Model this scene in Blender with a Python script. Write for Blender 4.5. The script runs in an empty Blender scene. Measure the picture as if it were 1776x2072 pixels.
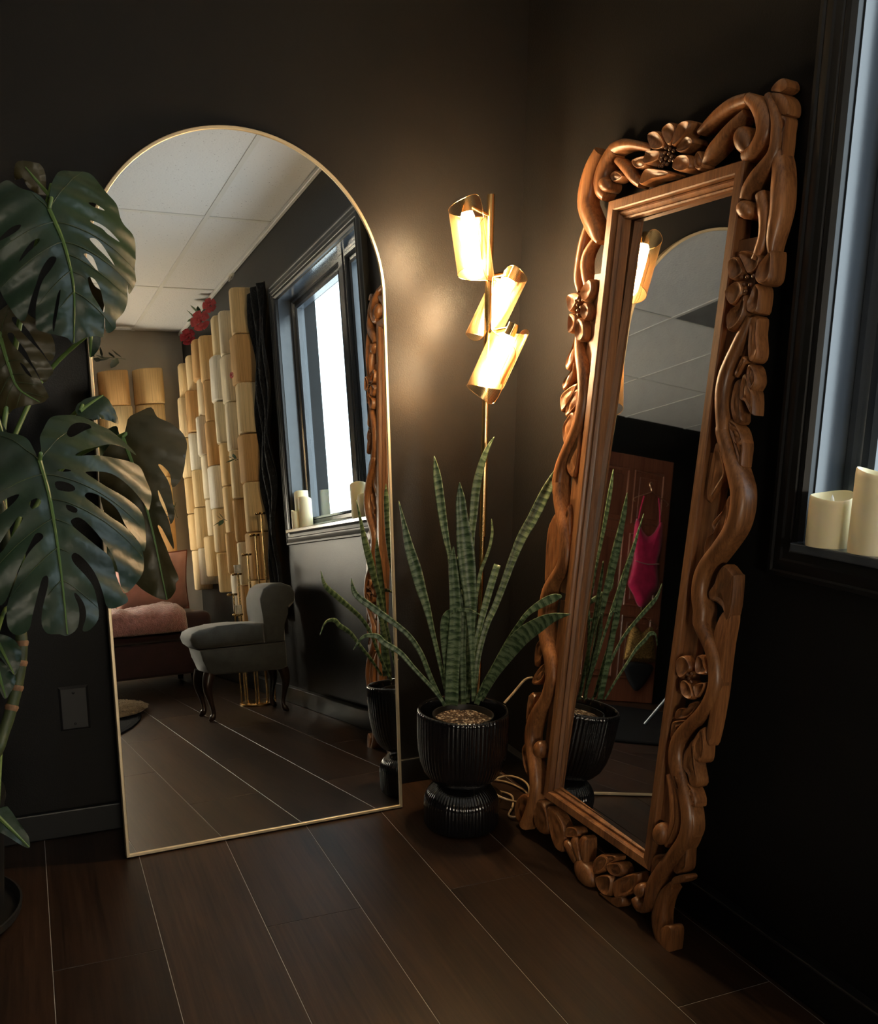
import bpy, bmesh, math, random
from mathutils import Vector, Matrix
from mathutils.geometry import delaunay_2d_cdt

random.seed(7)
SC = bpy.context.scene
COL = SC.collection
V = Vector

# ------------------------------------------------------------------ camera
cam_data = bpy.data.cameras.new("camera")
cam = bpy.data.objects.new("camera", cam_data)
COL.objects.link(cam)
cam_data.sensor_fit = 'HORIZONTAL'
cam_data.sensor_width = 36.0
cam_data.lens = 1850.5265 * 36.0 / 1776.0
cam_data.shift_x = (888.0 - 755.6996) / 1776.0
cam_data.shift_y = (1218.32 - 1036.0) / 1776.0
cam_data.clip_start = 0.02
_yaw, _pitch, _roll = 0.3636, -0.2205, -0.0007
_f = V((math.sin(_yaw) * math.cos(_pitch), math.cos(_yaw) * math.cos(_pitch), math.sin(_pitch)))
_r = V((math.cos(_yaw), -math.sin(_yaw), 0.0))
_u = _r.cross(_f)
_r2 = _r * math.cos(_roll) + _u * math.sin(_roll)
_u2 = -_r * math.sin(_roll) + _u * math.cos(_roll)
CAM = V((-1.37665, -2.43441, 1.16885))
cam.matrix_world = Matrix(((_r2.x, _u2.x, -_f.x, CAM.x), (_r2.y, _u2.y, -_f.y, CAM.y), (_r2.z, _u2.z, -_f.z, CAM.z), (0, 0, 0, 1)))
SC.camera = cam

# ------------------------------------------------------------------ world, daylight, exposure
SKY_STRENGTH = 6.0
LANTERN = 40.0
world = bpy.data.worlds.new("overcast_sky")
SC.world = world
world.use_nodes = True
_bg = world.node_tree.nodes["Background"]
_bg.inputs[0].default_value = (0.80, 0.90, 1.0, 1.0)
_bg.inputs[1].default_value = SKY_STRENGTH


def portal(name, loc, rot, sx, sy):
    """Guides the sampling of the sky through a window opening; gives off no light of its own."""
    ld = bpy.data.lights.new(name, 'AREA')
    ld.shape = 'RECTANGLE'; ld.size = sx; ld.size_y = sy
    ld.cycles.is_portal = True
    o = bpy.data.objects.new(name, ld); COL.objects.link(o)
    o.location = loc; o.rotation_euler = rot
    return o


portal("daylight_portal", (0.20, -1.634, 1.475), (0, math.radians(90), 0), 1.15, 1.06)
SC.view_settings.view_transform = 'Standard'
SC.view_settings.look = 'None'
SC.view_settings.gamma = 1.0
SC.view_settings.use_curve_mapping = False
SC.view_settings.exposure = 0.0
SC.cycles.use_denoising = True
SC.cycles.max_bounces = 12
SC.cycles.glossy_bounces = 8
SC.cycles.transparent_max_bounces = 24
SC.cycles.sample_clamp_indirect = 8.0
SC.cycles.caustics_reflective = True
SC.cycles.blur_glossy = 0.5

# ------------------------------------------------------------------ helpers


def tag(o, label=None, cat=None, group=None, kind=None):
    if label: o["label"] = label
    if cat: o["category"] = cat
    if group: o["group"] = group
    if kind: o["kind"] = kind
    return o


def link(o, parent=None):
    COL.objects.link(o)
    if parent is not None:
        o.parent = parent
    return o


def thing(name, label, cat, group=None, loc=(0, 0, 0), rotz=0.0, kind=None):
    o = bpy.data.objects.new(name, None)
    o.empty_display_size = 0.05
    COL.objects.link(o)
    o.location = loc
    o.rotation_euler = (0, 0, rotz)
    return tag(o, label, cat, group, kind)


def mobj(name, verts, faces, m, parent=None, smooth=False, uvs=None):
    me = bpy.data.meshes.new(name)
    me.from_pydata([tuple(v) for v in verts], [], faces)
    me.update()
    bm = bmesh.new(); bm.from_mesh(me)
    bmesh.ops.recalc_face_normals(bm, faces=bm.faces)
    bm.to_mesh(me); bm.free()
    if smooth:
        me.polygons.foreach_set("use_smooth", [True] * len(me.polygons))
    me.materials.append(m)
    o = bpy.data.objects.new(name, me)
    return link(o, parent)


def bmobj(name, bm, m, parent=None, smooth=False, recalc=True):
    if recalc:
        bmesh.ops.recalc_face_normals(bm, faces=bm.faces)
    me = bpy.data.meshes.new(name)
    bm.to_mesh(me); bm.free()
    if smooth:
        me.polygons.foreach_set("use_smooth", [True] * len(me.polygons))
    me.materials.append(m)
    o = bpy.data.objects.new(name, me)
    return link(o, parent)


def sharp(o, ang=35):
    """Smooth shading with creases kept above an angle."""
    me = o.data
    me.polygons.foreach_set("use_smooth", [True] * len(me.polygons))
    bm = bmesh.new(); bm.from_mesh(me)
    for e in bm.edges:
        if len(e.link_faces) == 2:
            e.smooth = e.calc_face_angle(0) < math.radians(ang)
    bm.to_mesh(me); bm.free()
    return o


def box_bm(x0, x1, y0, y1, z0, z1, bevel=0.0, seg=1, bm=None):
    own = bm is None
    bm = bm or bmesh.new()
    vs = [bm.verts.new(p) for p in ((x0, y0, z0), (x1, y0, z0), (x1, y1, z0), (x0, y1, z0), (x0, y0, z1), (x1, y0, z1), (x1, y1, z1), (x0, y1, z1))]
    fs = [bm.faces.new([vs[i] for i in f]) for f in ((0, 3, 2, 1), (4, 5, 6, 7), (0, 1, 5, 4), (1, 2, 6, 5), (2, 3, 7, 6), (3, 0, 4, 7))]
    if bevel > 0:
        es = list({e for f in fs for e in f.edges})
        bmesh.ops.bevel(bm, geom=es, offset=bevel, segments=seg, affect='EDGES', profile=0.5)
    return bm


def box(name, x0, x1, y0, y1, z0, z1, m, parent=None, bevel=0.0, seg=1, smooth=False):
    o = bmobj(name, box_bm(x0, x1, y0, y1, z0, z1, bevel, seg), m, parent)
    return sharp(o) if smooth else o


def lathe(name, prof, m, parent=None, n=48, center=(0, 0, 0), smooth=True, ang=40):
    """prof: list of (r, z). Closed at axis where r == 0."""
    verts, faces, rings = [], [], []
    for r, z in prof:
        if r < 1e-6:
            verts.append((center[0], center[1], center[2] + z)); rings.append([len(verts) - 1])
        else:
            ring = []
            for i in range(n):
                t = 2 * math.pi * i / n
                verts.append((center[0] + r * math.cos(t), center[1] + r * math.sin(t), center[2] + z)); ring.append(len(verts) - 1)
            rings.append(ring)
    for A, B in zip(rings, rings[1:]):
        for i in range(n):
            j = (i + 1) % n
            if len(A) == 1 and len(B) == 1: continue
            if len(A) == 1: faces.append((A[0], B[j], B[i]))
            elif len(B) == 1: faces.append((A[i], A[j], B[0]))
            else: faces.append((A[i], A[j], B[j], B[i]))
    o = mobj(name, verts, faces, m, parent)
    return sharp(o, ang) if smooth else o


def catmull(pts, k=4, closed=False):
    P = [V(p) for p in pts]
    n = len(P); out = []
    rng = range(n) if closed else range(n - 1)
    for i in rng:
        if closed: p0, p1, p2, p3 = P[i - 1], P[i], P[(i + 1) % n], P[(i + 2) % n]
        else: p0, p1, p2, p3 = P[max(i - 1, 0)], P[i], P[i + 1], P[min(i + 2, n - 1)]
        for s in range(k):
            t = s / k
            out.append(0.5 * ((2 * p1) + (p2 - p0) * t + (2 * p0 - 5 * p1 + 4 * p2 - p3) * t * t + (3 * p1 - p0 - 3 * p2 + p3) * t ** 3))
    if not closed: out.append(P[-1])
    return out


def tube(name, pts, rad, m, parent=None, n=10, k=1, smooth=True, cap=True, bm=None):
    """Round tube through pts; rad a number or a list."""
    rs = rad if hasattr(rad, '__len__') else [rad] * len(pts)
    if k > 1:
        q = catmull([V((*p, )) for p in pts], k)
        rr = [v.x for v in catmull([V((r, 0, 0)) for r in rs], k)]
    else:
        q = [V(p) for p in pts]; rr = list(rs)
    verts, faces = [], []
    nrm = None
    for i, p in enumerate(q):
        t = (q[min(i + 1, len(q) - 1)] - q[max(i - 1, 0)]).normalized()
        if nrm is None:
            nrm = t.orthogonal().normalized()
        nrm = (nrm - t * nrm.dot(t)).normalized()
        b = t.cross(nrm)
        for s in range(n):
            a = 2 * math.pi * s / n
            verts.append(p + (nrm * math.cos(a) + b * math.sin(a)) * rr[i])
    for i in range(len(q) - 1):
        for s in range(n):
            s2 = (s + 1) % n
            faces.append((i * n + s, i * n + s2, (i + 1) * n + s2, (i + 1) * n + s))
    if cap:
        faces.append(tuple(range(n))); faces.append(tuple(range((len(q) - 1) * n, len(q) * n)))
    if bm is not None:
        vs = [bm.verts.new(v) for v in verts]
        for f in faces: bm.faces.new([vs[i] for i in f])
        return None
    o = mobj(name, verts, faces, m, parent)
    return sharp(o, 50) if smooth else o


def sphere(name, c, r, m, parent=None, scale=(1, 1, 1), u=12, v=8, bm=None):
    own = bm is None
    bm = bm or bmesh.new()
    mat_ = Matrix.Translation(V(c)) @ Matrix.Diagonal((r * scale[0], r * scale[1], r * scale[2], 1))
    bmesh.ops.create_uvsphere(bm, u_segments=u, v_segments=v, radius=1.0, matrix=mat_)
    if own: return bmobj(name, bm, m, parent, smooth=True)


def rect_frame(name, corners_of, profile, m, parent, sides=(0, 1, 2, 3), names=None, scale=(1, 1, 1, 1)):
    """Mitred frame around a rectangle. corners_of(w, n) -> four 3-D corners of the rectangle grown outward by w at height n."""
    out = []
    for s in sides:
        vs, fs = [], []
        for (w, n) in profile:
            c = corners_of(w, n)
            vs.append(c[s]); vs.append(c[(s + 1) % 4])
        k = len(profile)
        for i in range(k):
            j = (i + 1) % k
            fs.append((2 * i, 2 * i + 1, 2 * j + 1, 2 * j))
        fs.append(tuple(2 * i for i in range(k))); fs.append(tuple(2 * i + 1 for i in range(k)))
        out.append(mobj(names[s] if names else name, vs, fs, m, parent))
    return out


# ------------------------------------------------------------------ materials
def new_mat(name):
    m = bpy.data.materials.new(name); m.use_nodes = True
    nt = m.node_tree
    b = nt.nodes["Principled BSDF"]
    return m, nt, b


def setp(b, **kw):
    for k, v in kw.items():
        k = {'color': 'Base Color', 'rough': 'Roughness', 'metal': 'Metallic', 'spec': 'Specular IOR Level', 'emit': 'Emission Strength', 'ecol': 'Emission Color', 'coat': 'Coat Weight', 'sheen': 'Sheen Weight', 'sss': 'Subsurface Weight', 'trans': 'Transmission Weight', 'alpha': 'Alpha', 'coatr': 'Coat Roughness'}[k]
        if k in ('Base Color', 'Emission Color'): v = (*v, 1.0)
        b.inputs[k].default_value = v


def N(nt, t, **kw):
    n = nt.nodes.new(t)
    for k, v in kw.items():
        if k.startswith('i_'):
            key = k[2:].replace('_', ' ')
            n.inputs[key].default_value = v
        else:
            setattr(n, k, v)
    return n


def mapping(nt, scale=(1, 1, 1), coord='Object', loc=None):
    tc = nt.nodes.new('ShaderNodeTexCoord'); mp = nt.nodes.new('ShaderNodeMapping')
    mp.inputs['Scale'].default_value = scale
    nt.links.new(tc.outputs[coord], mp.inputs['Vector'])
    return mp


def ramp(nt, fac, stops):
    r = nt.nodes.new('ShaderNodeValToRGB')
    el = r.color_ramp.elements
    while len(el) < len(stops): el.new(0.5)
    for e, (p, c) in zip(el, stops):
        e.position = p; e.color = (*c, 1.0)
    nt.links.new(fac, r.inputs[0])
    return r


def simple(name, color, rough=0.5, var=0.0, vscale=20.0, stretch=(1, 1, 1), bump=0.0, bscale=120.0, bdist=0.002, rvar=0.0, **kw):
    """Principled with a little noise in the colour, the gloss and the relief."""
    m, nt, b = new_mat(name)
    setp(b, color=color, rough=rough, **kw)
    if var > 0 or rvar > 0:
        mp = mapping(nt, stretch)
        nz = N(nt, 'ShaderNodeTexNoise', i_Scale=vscale, i_Detail=5.0)
        nt.links.new(mp.outputs[0], nz.inputs['Vector'])
        if var > 0:
            lo = tuple(c * (1 - var) for c in color); hi = tuple(min(1, c * (1 + var)) for c in color)
            r = ramp(nt, nz.outputs['Fac'], [(0.3, lo), (0.7, hi)])
            nt.links.new(r.outputs[0], b.inputs['Base Color'])
        if rvar > 0:
            mr = N(nt, 'ShaderNodeMapRange'); mr.inputs[1].default_value = 0.3; mr.inputs[2].default_value = 0.7
            mr.inputs[3].default_value = max(0, rough - rvar); mr.inputs[4].default_value = min(1, rough + rvar)
            nt.links.new(nz.outputs['Fac'], mr.inputs[0]); nt.links.new(mr.outputs[0], b.inputs['Roughness'])
    if bump > 0:
        mp2 = mapping(nt, stretch)
        n2 = N(nt, 'ShaderNodeTexNoise', i_Scale=bscale, i_Detail=3.0)
        nt.links.new(mp2.outputs[0], n2.inputs['Vector'])
        bp = N(nt, 'ShaderNodeBump', i_Strength=bump, i_Distance=bdist)
        nt.links.new(n2.outputs['Fac'], bp.inputs['Height']); nt.links.new(bp.outputs[0], b.inputs['Normal'])
    return m


def wood(name, dark, light, rough=0.4, axis=1, scale=1.0, bump=0.25, rand=True, spec=0.5):
    """Grain running along an axis, different on every object."""
    m, nt, b = new_mat(name)
    setp(b, rough=rough, spec=spec)
    st = [9.0 * scale] * 3; st[axis] = 0.7 * scale
    tc = nt.nodes.new('ShaderNodeTexCoord'); oi = nt.nodes.new('ShaderNodeObjectInfo')
    add = N(nt, 'ShaderNodeVectorMath', operation='ADD'); mul = N(nt, 'ShaderNodeVectorMath', operation='SCALE')
    mul.inputs['Scale'].default_value = 17.0
    comb = nt.nodes.new('ShaderNodeCombineXYZ')
    for i in range(3): nt.links.new(oi.outputs['Random'], comb.inputs[i])
    nt.links.new(comb.outputs[0], mul.inputs[0]); nt.links.new(tc.outputs['Object'], add.inputs[0])
    if rand: nt.links.new(mul.outputs[0], add.inputs[1])
    mp = nt.nodes.new('ShaderNodeMapping'); mp.inputs['Scale'].default_value = st
    nt.links.new(add.outputs[0], mp.inputs['Vector'])
    nz = N(nt, 'ShaderNodeTexNoise', i_Scale=1.4, i_Detail=8.0, i_Roughness=0.62, i_Distortion=0.6)
    nt.links.new(mp.outputs[0], nz.inputs['Vector'])
    mp2 = nt.nodes.new('ShaderNodeMapping'); st2 = [70.0 * scale] * 3; st2[axis] = 2.2 * scale
    mp2.inputs['Scale'].default_value = st2
    nt.links.new(add.outputs[0], mp2.inputs['Vector'])
    n2 = N(nt, 'ShaderNodeTexNoise', i_Scale=1.5, i_Detail=4.0, i_Roughness=0.7)
    nt.links.new(mp2.outputs[0], n2.inputs['Vector'])
    mx = N(nt, 'ShaderNodeMath', operation='MULTIPLY_ADD'); mx.inputs[1].default_value = 0.45
    sub = N(nt, 'ShaderNodeMath', operation='MULTIPLY'); sub.inputs[1].default_value = 0.55
    nt.links.new(nz.outputs['Fac'], sub.inputs[0]); nt.links.new(n2.outputs['Fac'], mx.inputs[0]); nt.links.new(sub.outputs[0], mx.inputs[2])
    mid = tuple((a + c) / 2 for a, c in zip(dark, light))
    r = ramp(nt, mx.outputs[0], [(0.36, dark), (0.5, mid), (0.64, light)])
    hs = nt.nodes.new('ShaderNodeHueSaturation')
    mr = N(nt, 'ShaderNodeMapRange'); mr.inputs[3].default_value = 0.78; mr.inputs[4].default_value = 1.22
    nt.links.new(oi.outputs['Random'], mr.inputs[0]); nt.links.new(mr.outputs[0], hs.inputs['Value'])
    nt.links.new(r.outputs[0], hs.inputs['Color'])
    nt.links.new(hs.outputs[0] if rand else r.outputs[0], b.inputs['Base Color'])
    bp = N(nt, 'ShaderNodeBump', i_Strength=bump, i_Distance=0.0015)
    nt.links.new(mx.outputs[0], bp.inputs['Height']); nt.links.new(bp.outputs[0], b.inputs['Normal'])
    return m


M = {}
M['wall'] = simple('black_wall_paint', (0.0120, 0.0112, 0.0108), 0.36, var=0.10, vscale=3.0, bump=0.35, bscale=260.0, bdist=0.0012, spec=0.15)
M['trim'] = simple('black_trim_paint', (0.0055, 0.0055, 0.006), 0.40, var=0.08, vscale=8.0, bump=0.06, bscale=90.0, spec=0.5)
M['nook'] = simple('beige_nook_paint', (0.34, 0.31, 0.27), 0.6, var=0.08, vscale=4.0, bump=0.2, bscale=200.0)
M['seam_slab'] = simple('pale_seam', (0.42, 0.40, 0.38), 0.8, var=0.2, vscale=9.0)
M['floor'] = wood('dark_oak_plank', (0.0085, 0.0047, 0.0032), (0.044, 0.023, 0.0135), 0.40, axis=1, scale=1.0, bump=0.22, spec=0.24)
M['tile'] = None
M['tbar'] = simple('white_grid_metal', (0.62, 0.62, 0.60), 0.45, var=0.05, vscale=6.0)
M['carve'] = wood('carved_brown_teak', (0.085, 0.030, 0.011), (0.37, 0.155, 0.055), 0.36, axis=2, scale=2.2, bump=0.3, rand=True)
M['frame'] = wood('brown_teak_board', (0.085, 0.032, 0.012), (0.33, 0.145, 0.056), 0.36, axis=2, scale=1.6, bump=0.25)
M['berry'] = simple('dark_varnished_berry', (0.10, 0.040, 0.018), 0.22, var=0.25, vscale=60.0)
M['gold'] = simple('brushed_pale_gold', (0.74, 0.62, 0.42), 0.44, var=0.05, vscale=12.0, metal=0.9)
M['brass'] = simple('polished_brass', (0.78, 0.53, 0.24), 0.20, var=0.06, vscale=20.0, metal=1.0)
M['mirror'] = simple('silvered_glass', (0.86, 0.885, 0.87), 0.0, metal=1.0)
M['oldmirror'] = simple('worn_silvered_glass', (0.74, 0.75, 0.75), 0.015, var=0.03, vscale=30.0, metal=1.0)
M['board'] = simple('dark_backing_board', (0.05, 0.035, 0.025), 0.8, var=0.2, vscale=15.0)
M['ceramic'] = simple('gloss_black_ceramic', (0.006, 0.006, 0.007), 0.10, var=0.2, vscale=10.0, coat=0.6)
M['nursery'] = simple('black_plastic_pot', (0.012, 0.012, 0.012), 0.45, var=0.15, vscale=30.0)
M['cord'] = simple('clear_plastic_cord', (0.45, 0.33, 0.20), 0.18, var=0.3, vscale=40.0)
M['wax'] = simple('ivory_wax', (0.86, 0.76, 0.50), 0.5, var=0.05, vscale=14.0, sss=0.35)
bpy.data.materials['ivory_wax'].node_tree.nodes['Principled BSDF'].inputs['Subsurface Radius'].default_value = (0.03, 0.02, 0.008)
M['whiteplastic'] = simple('white_plastic', (0.78, 0.77, 0.73), 0.4, var=0.04, vscale=20.0)
M['velvet'] = simple('grey_velvet', (0.030, 0.033, 0.032), 0.75, var=0.25, vscale=26.0, bump=0.3, bscale=300.0, sheen=0.45)
M['burgundy'] = simple('burgundy_velvet', (0.030, 0.007, 0.009), 0.8, var=0.25, vscale=14.0, bump=0.25, bscale=260.0, sheen=0.25)
M['blush'] = simple('blush_linen', (0.52, 0.27, 0.235), 0.85, var=0.08, vscale=20.0, bump=0.4, bscale=420.0, sheen=0.3)
M['throw'] = simple('dusty_pink_fleece', (0.42, 0.19, 0.185), 0.95, var=0.25, vscale=40.0, bump=1.0, bscale=130.0, bdist=0.01, sheen=0.8)
M['darkwood'] = wood('dark_turned_wood', (0.010, 0.006, 0.005), (0.045, 0.025, 0.018), 0.3, axis=2, scale=2.0)
M['tulle'] = simple('black_gauze', (0.005, 0.005, 0.0055), 0.7, var=0.3, vscale=12.0, bump=0.8, bscale=30.0, bdist=0.02, spec=0.25)
M['rug'] = simple('black_rug_pile', (0.0045, 0.0045, 0.006), 0.95, var=0.3, vscale=60.0, bump=1.0, bscale=240.0, bdist=0.006, spec=0.1)
M['fur'] = simple('tan_faux_fur', (0.30, 0.235, 0.16), 0.85, var=0.35, vscale=9.0, sheen=0.5)
M['door'] = wood('red_brown_door', (0.15, 0.046, 0.024), (0.33, 0.120, 0.066), 0.38, axis=2, scale=0.7, bump=0.12)
M['pink'] = simple('hot_pink_satin', (0.62, 0.012, 0.10), 0.45, var=0.22, vscale=18.0, bump=0.3, bscale=60.0, sheen=0.3)
M['hanger'] = simple('rose_gold_wire', (0.62, 0.40, 0.26), 0.3, metal=1.0, var=0.05)
M['sequin'] = simple('gold_sequins', (0.50, 0.30, 0.10), 0.28, var=0.7, vscale=90.0, metal=0.9, bump=1.0, bscale=150.0, bdist=0.01)
M['blackcloth'] = simple('black_jersey', (0.010, 0.010, 0.012), 0.8, var=0.2, vscale=30.0)
M['diffuser'] = simple('white_diffuser_nylon', (0.62, 0.66, 0.72), 0.7, var=0.03, vscale=10.0)
M['standmetal'] = simple('grey_stand_metal', (0.30, 0.33, 0.37), 0.35, metal=0.8, var=0.05)
M['glasscup'] = simple('pressed_glass', (0.55, 0.50, 0.40), 0.12, var=0.2, vscale=80.0, spec=0.7)
M['rose'] = simple('dusty_rose_silk', (0.50, 0.075, 0.085), 0.7, var=0.3, vscale=50.0)
M['redrose'] = simple('deep_red_silk', (0.26, 0.008, 0.018), 0.7, var=0.3, vscale=50.0)
M['whiterose'] = simple('white_silk_bloom', (0.62, 0.58, 0.48), 0.7, var=0.2, vscale=50.0)
M['sprig'] = simple('green_silk_leaf', (0.045, 0.085, 0.030), 0.55, var=0.45, vscale=25.0)
M['darksprig'] = simple('dark_silk_leaf', (0.022, 0.030, 0.018), 0.6, var=0.4, vscale=25.0)
M['plate'] = simple('black_wall_plate', (0.020, 0.020, 0.021), 0.35, var=0.05)
M['petiole'] = simple('green_petiole', (0.10, 0.17, 0.045), 0.4, var=0.2, vscale=30.0)
M['bark'] = simple('brown_node_sheath', (0.20, 0.105, 0.05), 0.7, var=0.4, vscale=60.0, bump=0.5, bscale=120.0)
M['stem'] = simple('olive_stem', (0.045, 0.060, 0.022), 0.5, var=0.4, vscale=18.0)
M['soil'] = None


def ceiling_tile_mat():
    m, nt, b = new_mat('speckled_ceiling_tile')
    setp(b, rough=0.85)
    mp = mapping(nt, (1, 1, 1))
    vo = N(nt, 'ShaderNodeTexVoronoi', i_Scale=95.0); nt.links.new(mp.outputs[0], vo.inputs['Vector'])
    nz = N(nt, 'ShaderNodeTexNoise', i_Scale=55.0, i_Detail=6.0); nt.links.new(mp.outputs[0], nz.inputs['Vector'])
    mu = N(nt, 'ShaderNodeMath', operation='ADD'); nt.links.new(vo.outputs['Distance'], mu.inputs[0]); nt.links.new(nz.outputs['Fac'], mu.inputs[1])
    r = ramp(nt, mu.outputs[0], [(0.50, (0.30, 0.30, 0.31)), (0.64, (0.68, 0.68, 0.685))])
    nt.links.new(r.outputs[0], b.inputs['Base Color'])
    bp = N(nt, 'ShaderNodeBump', i_Strength=0.5, i_Distance=0.002); nt.links.new(mu.outputs[0], bp.inputs['Height']); nt.links.new(bp.outputs[0], b.inputs['Normal'])
    return m


def soil_mat():
    m, nt, b = new_mat('potting_soil')
    setp(b, rough=0.9)
    mp = mapping(nt)
    vo = N(nt, 'ShaderNodeTexVoronoi', i_Scale=190.0); nt.links.new(mp.outputs[0], vo.inputs['Vector'])
    r = ramp(nt, vo.outputs['Color'], [(0.0, (0.03, 0.018, 0.012)), (0.55, (0.07, 0.04, 0.025)), (0.72, (0.22, 0.16, 0.11)), (0.9, (0.62, 0.58, 0.5))])
    nt.links.new(r.outputs[0], b.inputs['Base Color'])
    bp = N(nt, 'ShaderNodeBump', i_Strength=1.0, i_Distance=0.004); nt.links.new(vo.outputs['Distance'], bp.inputs['Height']); nt.links.new(bp.outputs[0], b.inputs['Normal'])
    return m


def paper_mat():
    m, nt, b = new_mat('aged_book_pages')
    setp(b, rough=0.85)
    oi = nt.nodes.new('ShaderNodeObjectInfo')
    r = ramp(nt, oi.outputs['Random'], [(0.0, (0.58, 0.34, 0.14)), (0.35, (0.74, 0.51, 0.24)), (0.7, (0.80, 0.62, 0.36)), (0.9, (0.84, 0.72, 0.50)), (1.0, (0.86, 0.81, 0.70))])
    mp = mapping(nt, (260, 260, 3))
    nz = N(nt, 'ShaderNodeTexNoise', i_Scale=1.0, i_Detail=3.0); nt.links.new(mp.outputs[0], nz.inputs['Vector'])
    hs = nt.nodes.new('ShaderNodeHueSaturation'); mr = N(nt, 'ShaderNodeMapRange'); mr.inputs[1].default_value = 0.3; mr.inputs[2].default_value = 0.7; mr.inputs[3].default_value = 0.72; mr.inputs[4].default_value = 1.08
    nt.links.new(nz.outputs['Fac'], mr.inputs[0]); nt.links.new(mr.outputs[0], hs.inputs['Value']); nt.links.new(r.outputs[0], hs.inputs['Color'])
    nt.links.new(hs.outputs[0], b.inputs['Base Color'])
    bp = N(nt, 'ShaderNodeBump', i_Strength=0.5, i_Distance=0.003); nt.links.new(nz.outputs['Fac'], bp.inputs['Height']); nt.links.new(bp.outputs[0], b.inputs['Normal'])
    return m


def snake_leaf_mat():
    m, nt, b = new_mat('banded_snake_leaf')
    setp(b, rough=0.38, spec=0.45)
    uv = nt.nodes.new('ShaderNodeUVMap'); uv.uv_map = 'UVMap'
    sep = nt.nodes.new('ShaderNodeSeparateXYZ'); nt.links.new(uv.outputs[0], sep.inputs[0])
    oi = nt.nodes.new('ShaderNodeObjectInfo')
    mp = nt.nodes.new('ShaderNodeMapping'); mp.inputs['Scale'].default_value = (22, 70, 1)
    nt.links.new(uv.outputs[0], mp.inputs['Vector'])
    nz = N(nt, 'ShaderNodeTexNoise', i_Scale=1.0, i_Detail=5.0, i_Roughness=0.7); nt.links.new(mp.outputs[0], nz.inputs['Vector'])
    wv = N(nt, 'ShaderNodeMath', operation='MULTIPLY'); wv.inputs[1].default_value = 330.0; nt.links.new(sep.outputs[1], wv.inputs[0])
    ad = N(nt, 'ShaderNodeMath', operation='MULTIPLY_ADD'); ad.inputs[1].default_value = 15.0; nt.links.new(nz.outputs['Fac'], ad.inputs[0]); nt.links.new(wv.outputs[0], ad.inputs[2])
    sn = N(nt, 'ShaderNodeMath', operation='SINE'); nt.links.new(ad.outputs[0], sn.inputs[0])
    s2 = N(nt, 'ShaderNodeMath', operation='MULTIPLY_ADD'); s2.inputs[1].default_value = 0.17; nt.links.new(sn.outputs[0], s2.inputs[0]); nt.links.new(nz.outputs['Fac'], s2.inputs[2])
    r = ramp(nt, s2.outputs[0], [(0.26, (0.022, 0.050, 0.018)), (0.42, (0.075, 0.125, 0.052)), (0.56, (0.17, 0.235, 0.120)), (0.80, (0.23, 0.29, 0.165))])
    hs = nt.nodes.new('ShaderNodeHueSaturation'); mr = N(nt, 'ShaderNodeMapRange'); mr.inputs[3].default_value = 0.55; mr.inputs[4].default_value = 1.1
    nt.links.new(oi.outputs['Random'], mr.inputs[0]); nt.links.new(mr.outputs[0], hs.inputs['Value']); nt.links.new(r.outputs[0], hs.inputs['Color'])
    nt.links.new(hs.outputs[0], b.inputs['Base Color'])
    return m


def monstera_mat():
    """Dark glossy top, bronze-green underside."""
    m, nt, b = new_mat('monstera_leaf')
    setp(b, rough=0.40, spec=0.45)
    mp = mapping(nt)
    nz = N(nt, 'ShaderNodeTexNoise', i_Scale=9.0, i_Detail=5.0); nt.links.new(mp.outputs[0], nz.inputs['Vector'])
    top = ramp(nt, nz.outputs['Fac'], [(0.3, (0.006, 0.019, 0.009)), (0.7, (0.012, 0.036, 0.014))])
    under = ramp(nt, nz.outputs['Fac'], [(0.3, (0.030, 0.030, 0.011)), (0.7, (0.070, 0.052, 0.020))])
    ge = nt.nodes.new('ShaderNodeNewGeometry')
    mx = N(nt, 'ShaderNodeMix', data_type='RGBA')
    nt.links.new(ge.outputs['Backfacing'], mx.inputs[0]); nt.links.new(top.outputs[0], mx.inputs[6]); nt.links.new(under.outputs[0], mx.inputs[7])
    nt.links.new(mx.outputs[2], b.inputs['Base Color'])
    n2 = N(nt, 'ShaderNodeTexNoise', i_Scale=30.0, i_Detail=2.0); nt.links.new(mp.outputs[0], n2.inputs['Vector'])
    bp = N(nt, 'ShaderNodeBump', i_Strength=0.22, i_Distance=0.01); nt.links.new(n2.outputs['Fac'], bp.inputs['Height']); nt.links.new(bp.outputs[0], b.inputs['Normal'])
    return m


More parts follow.
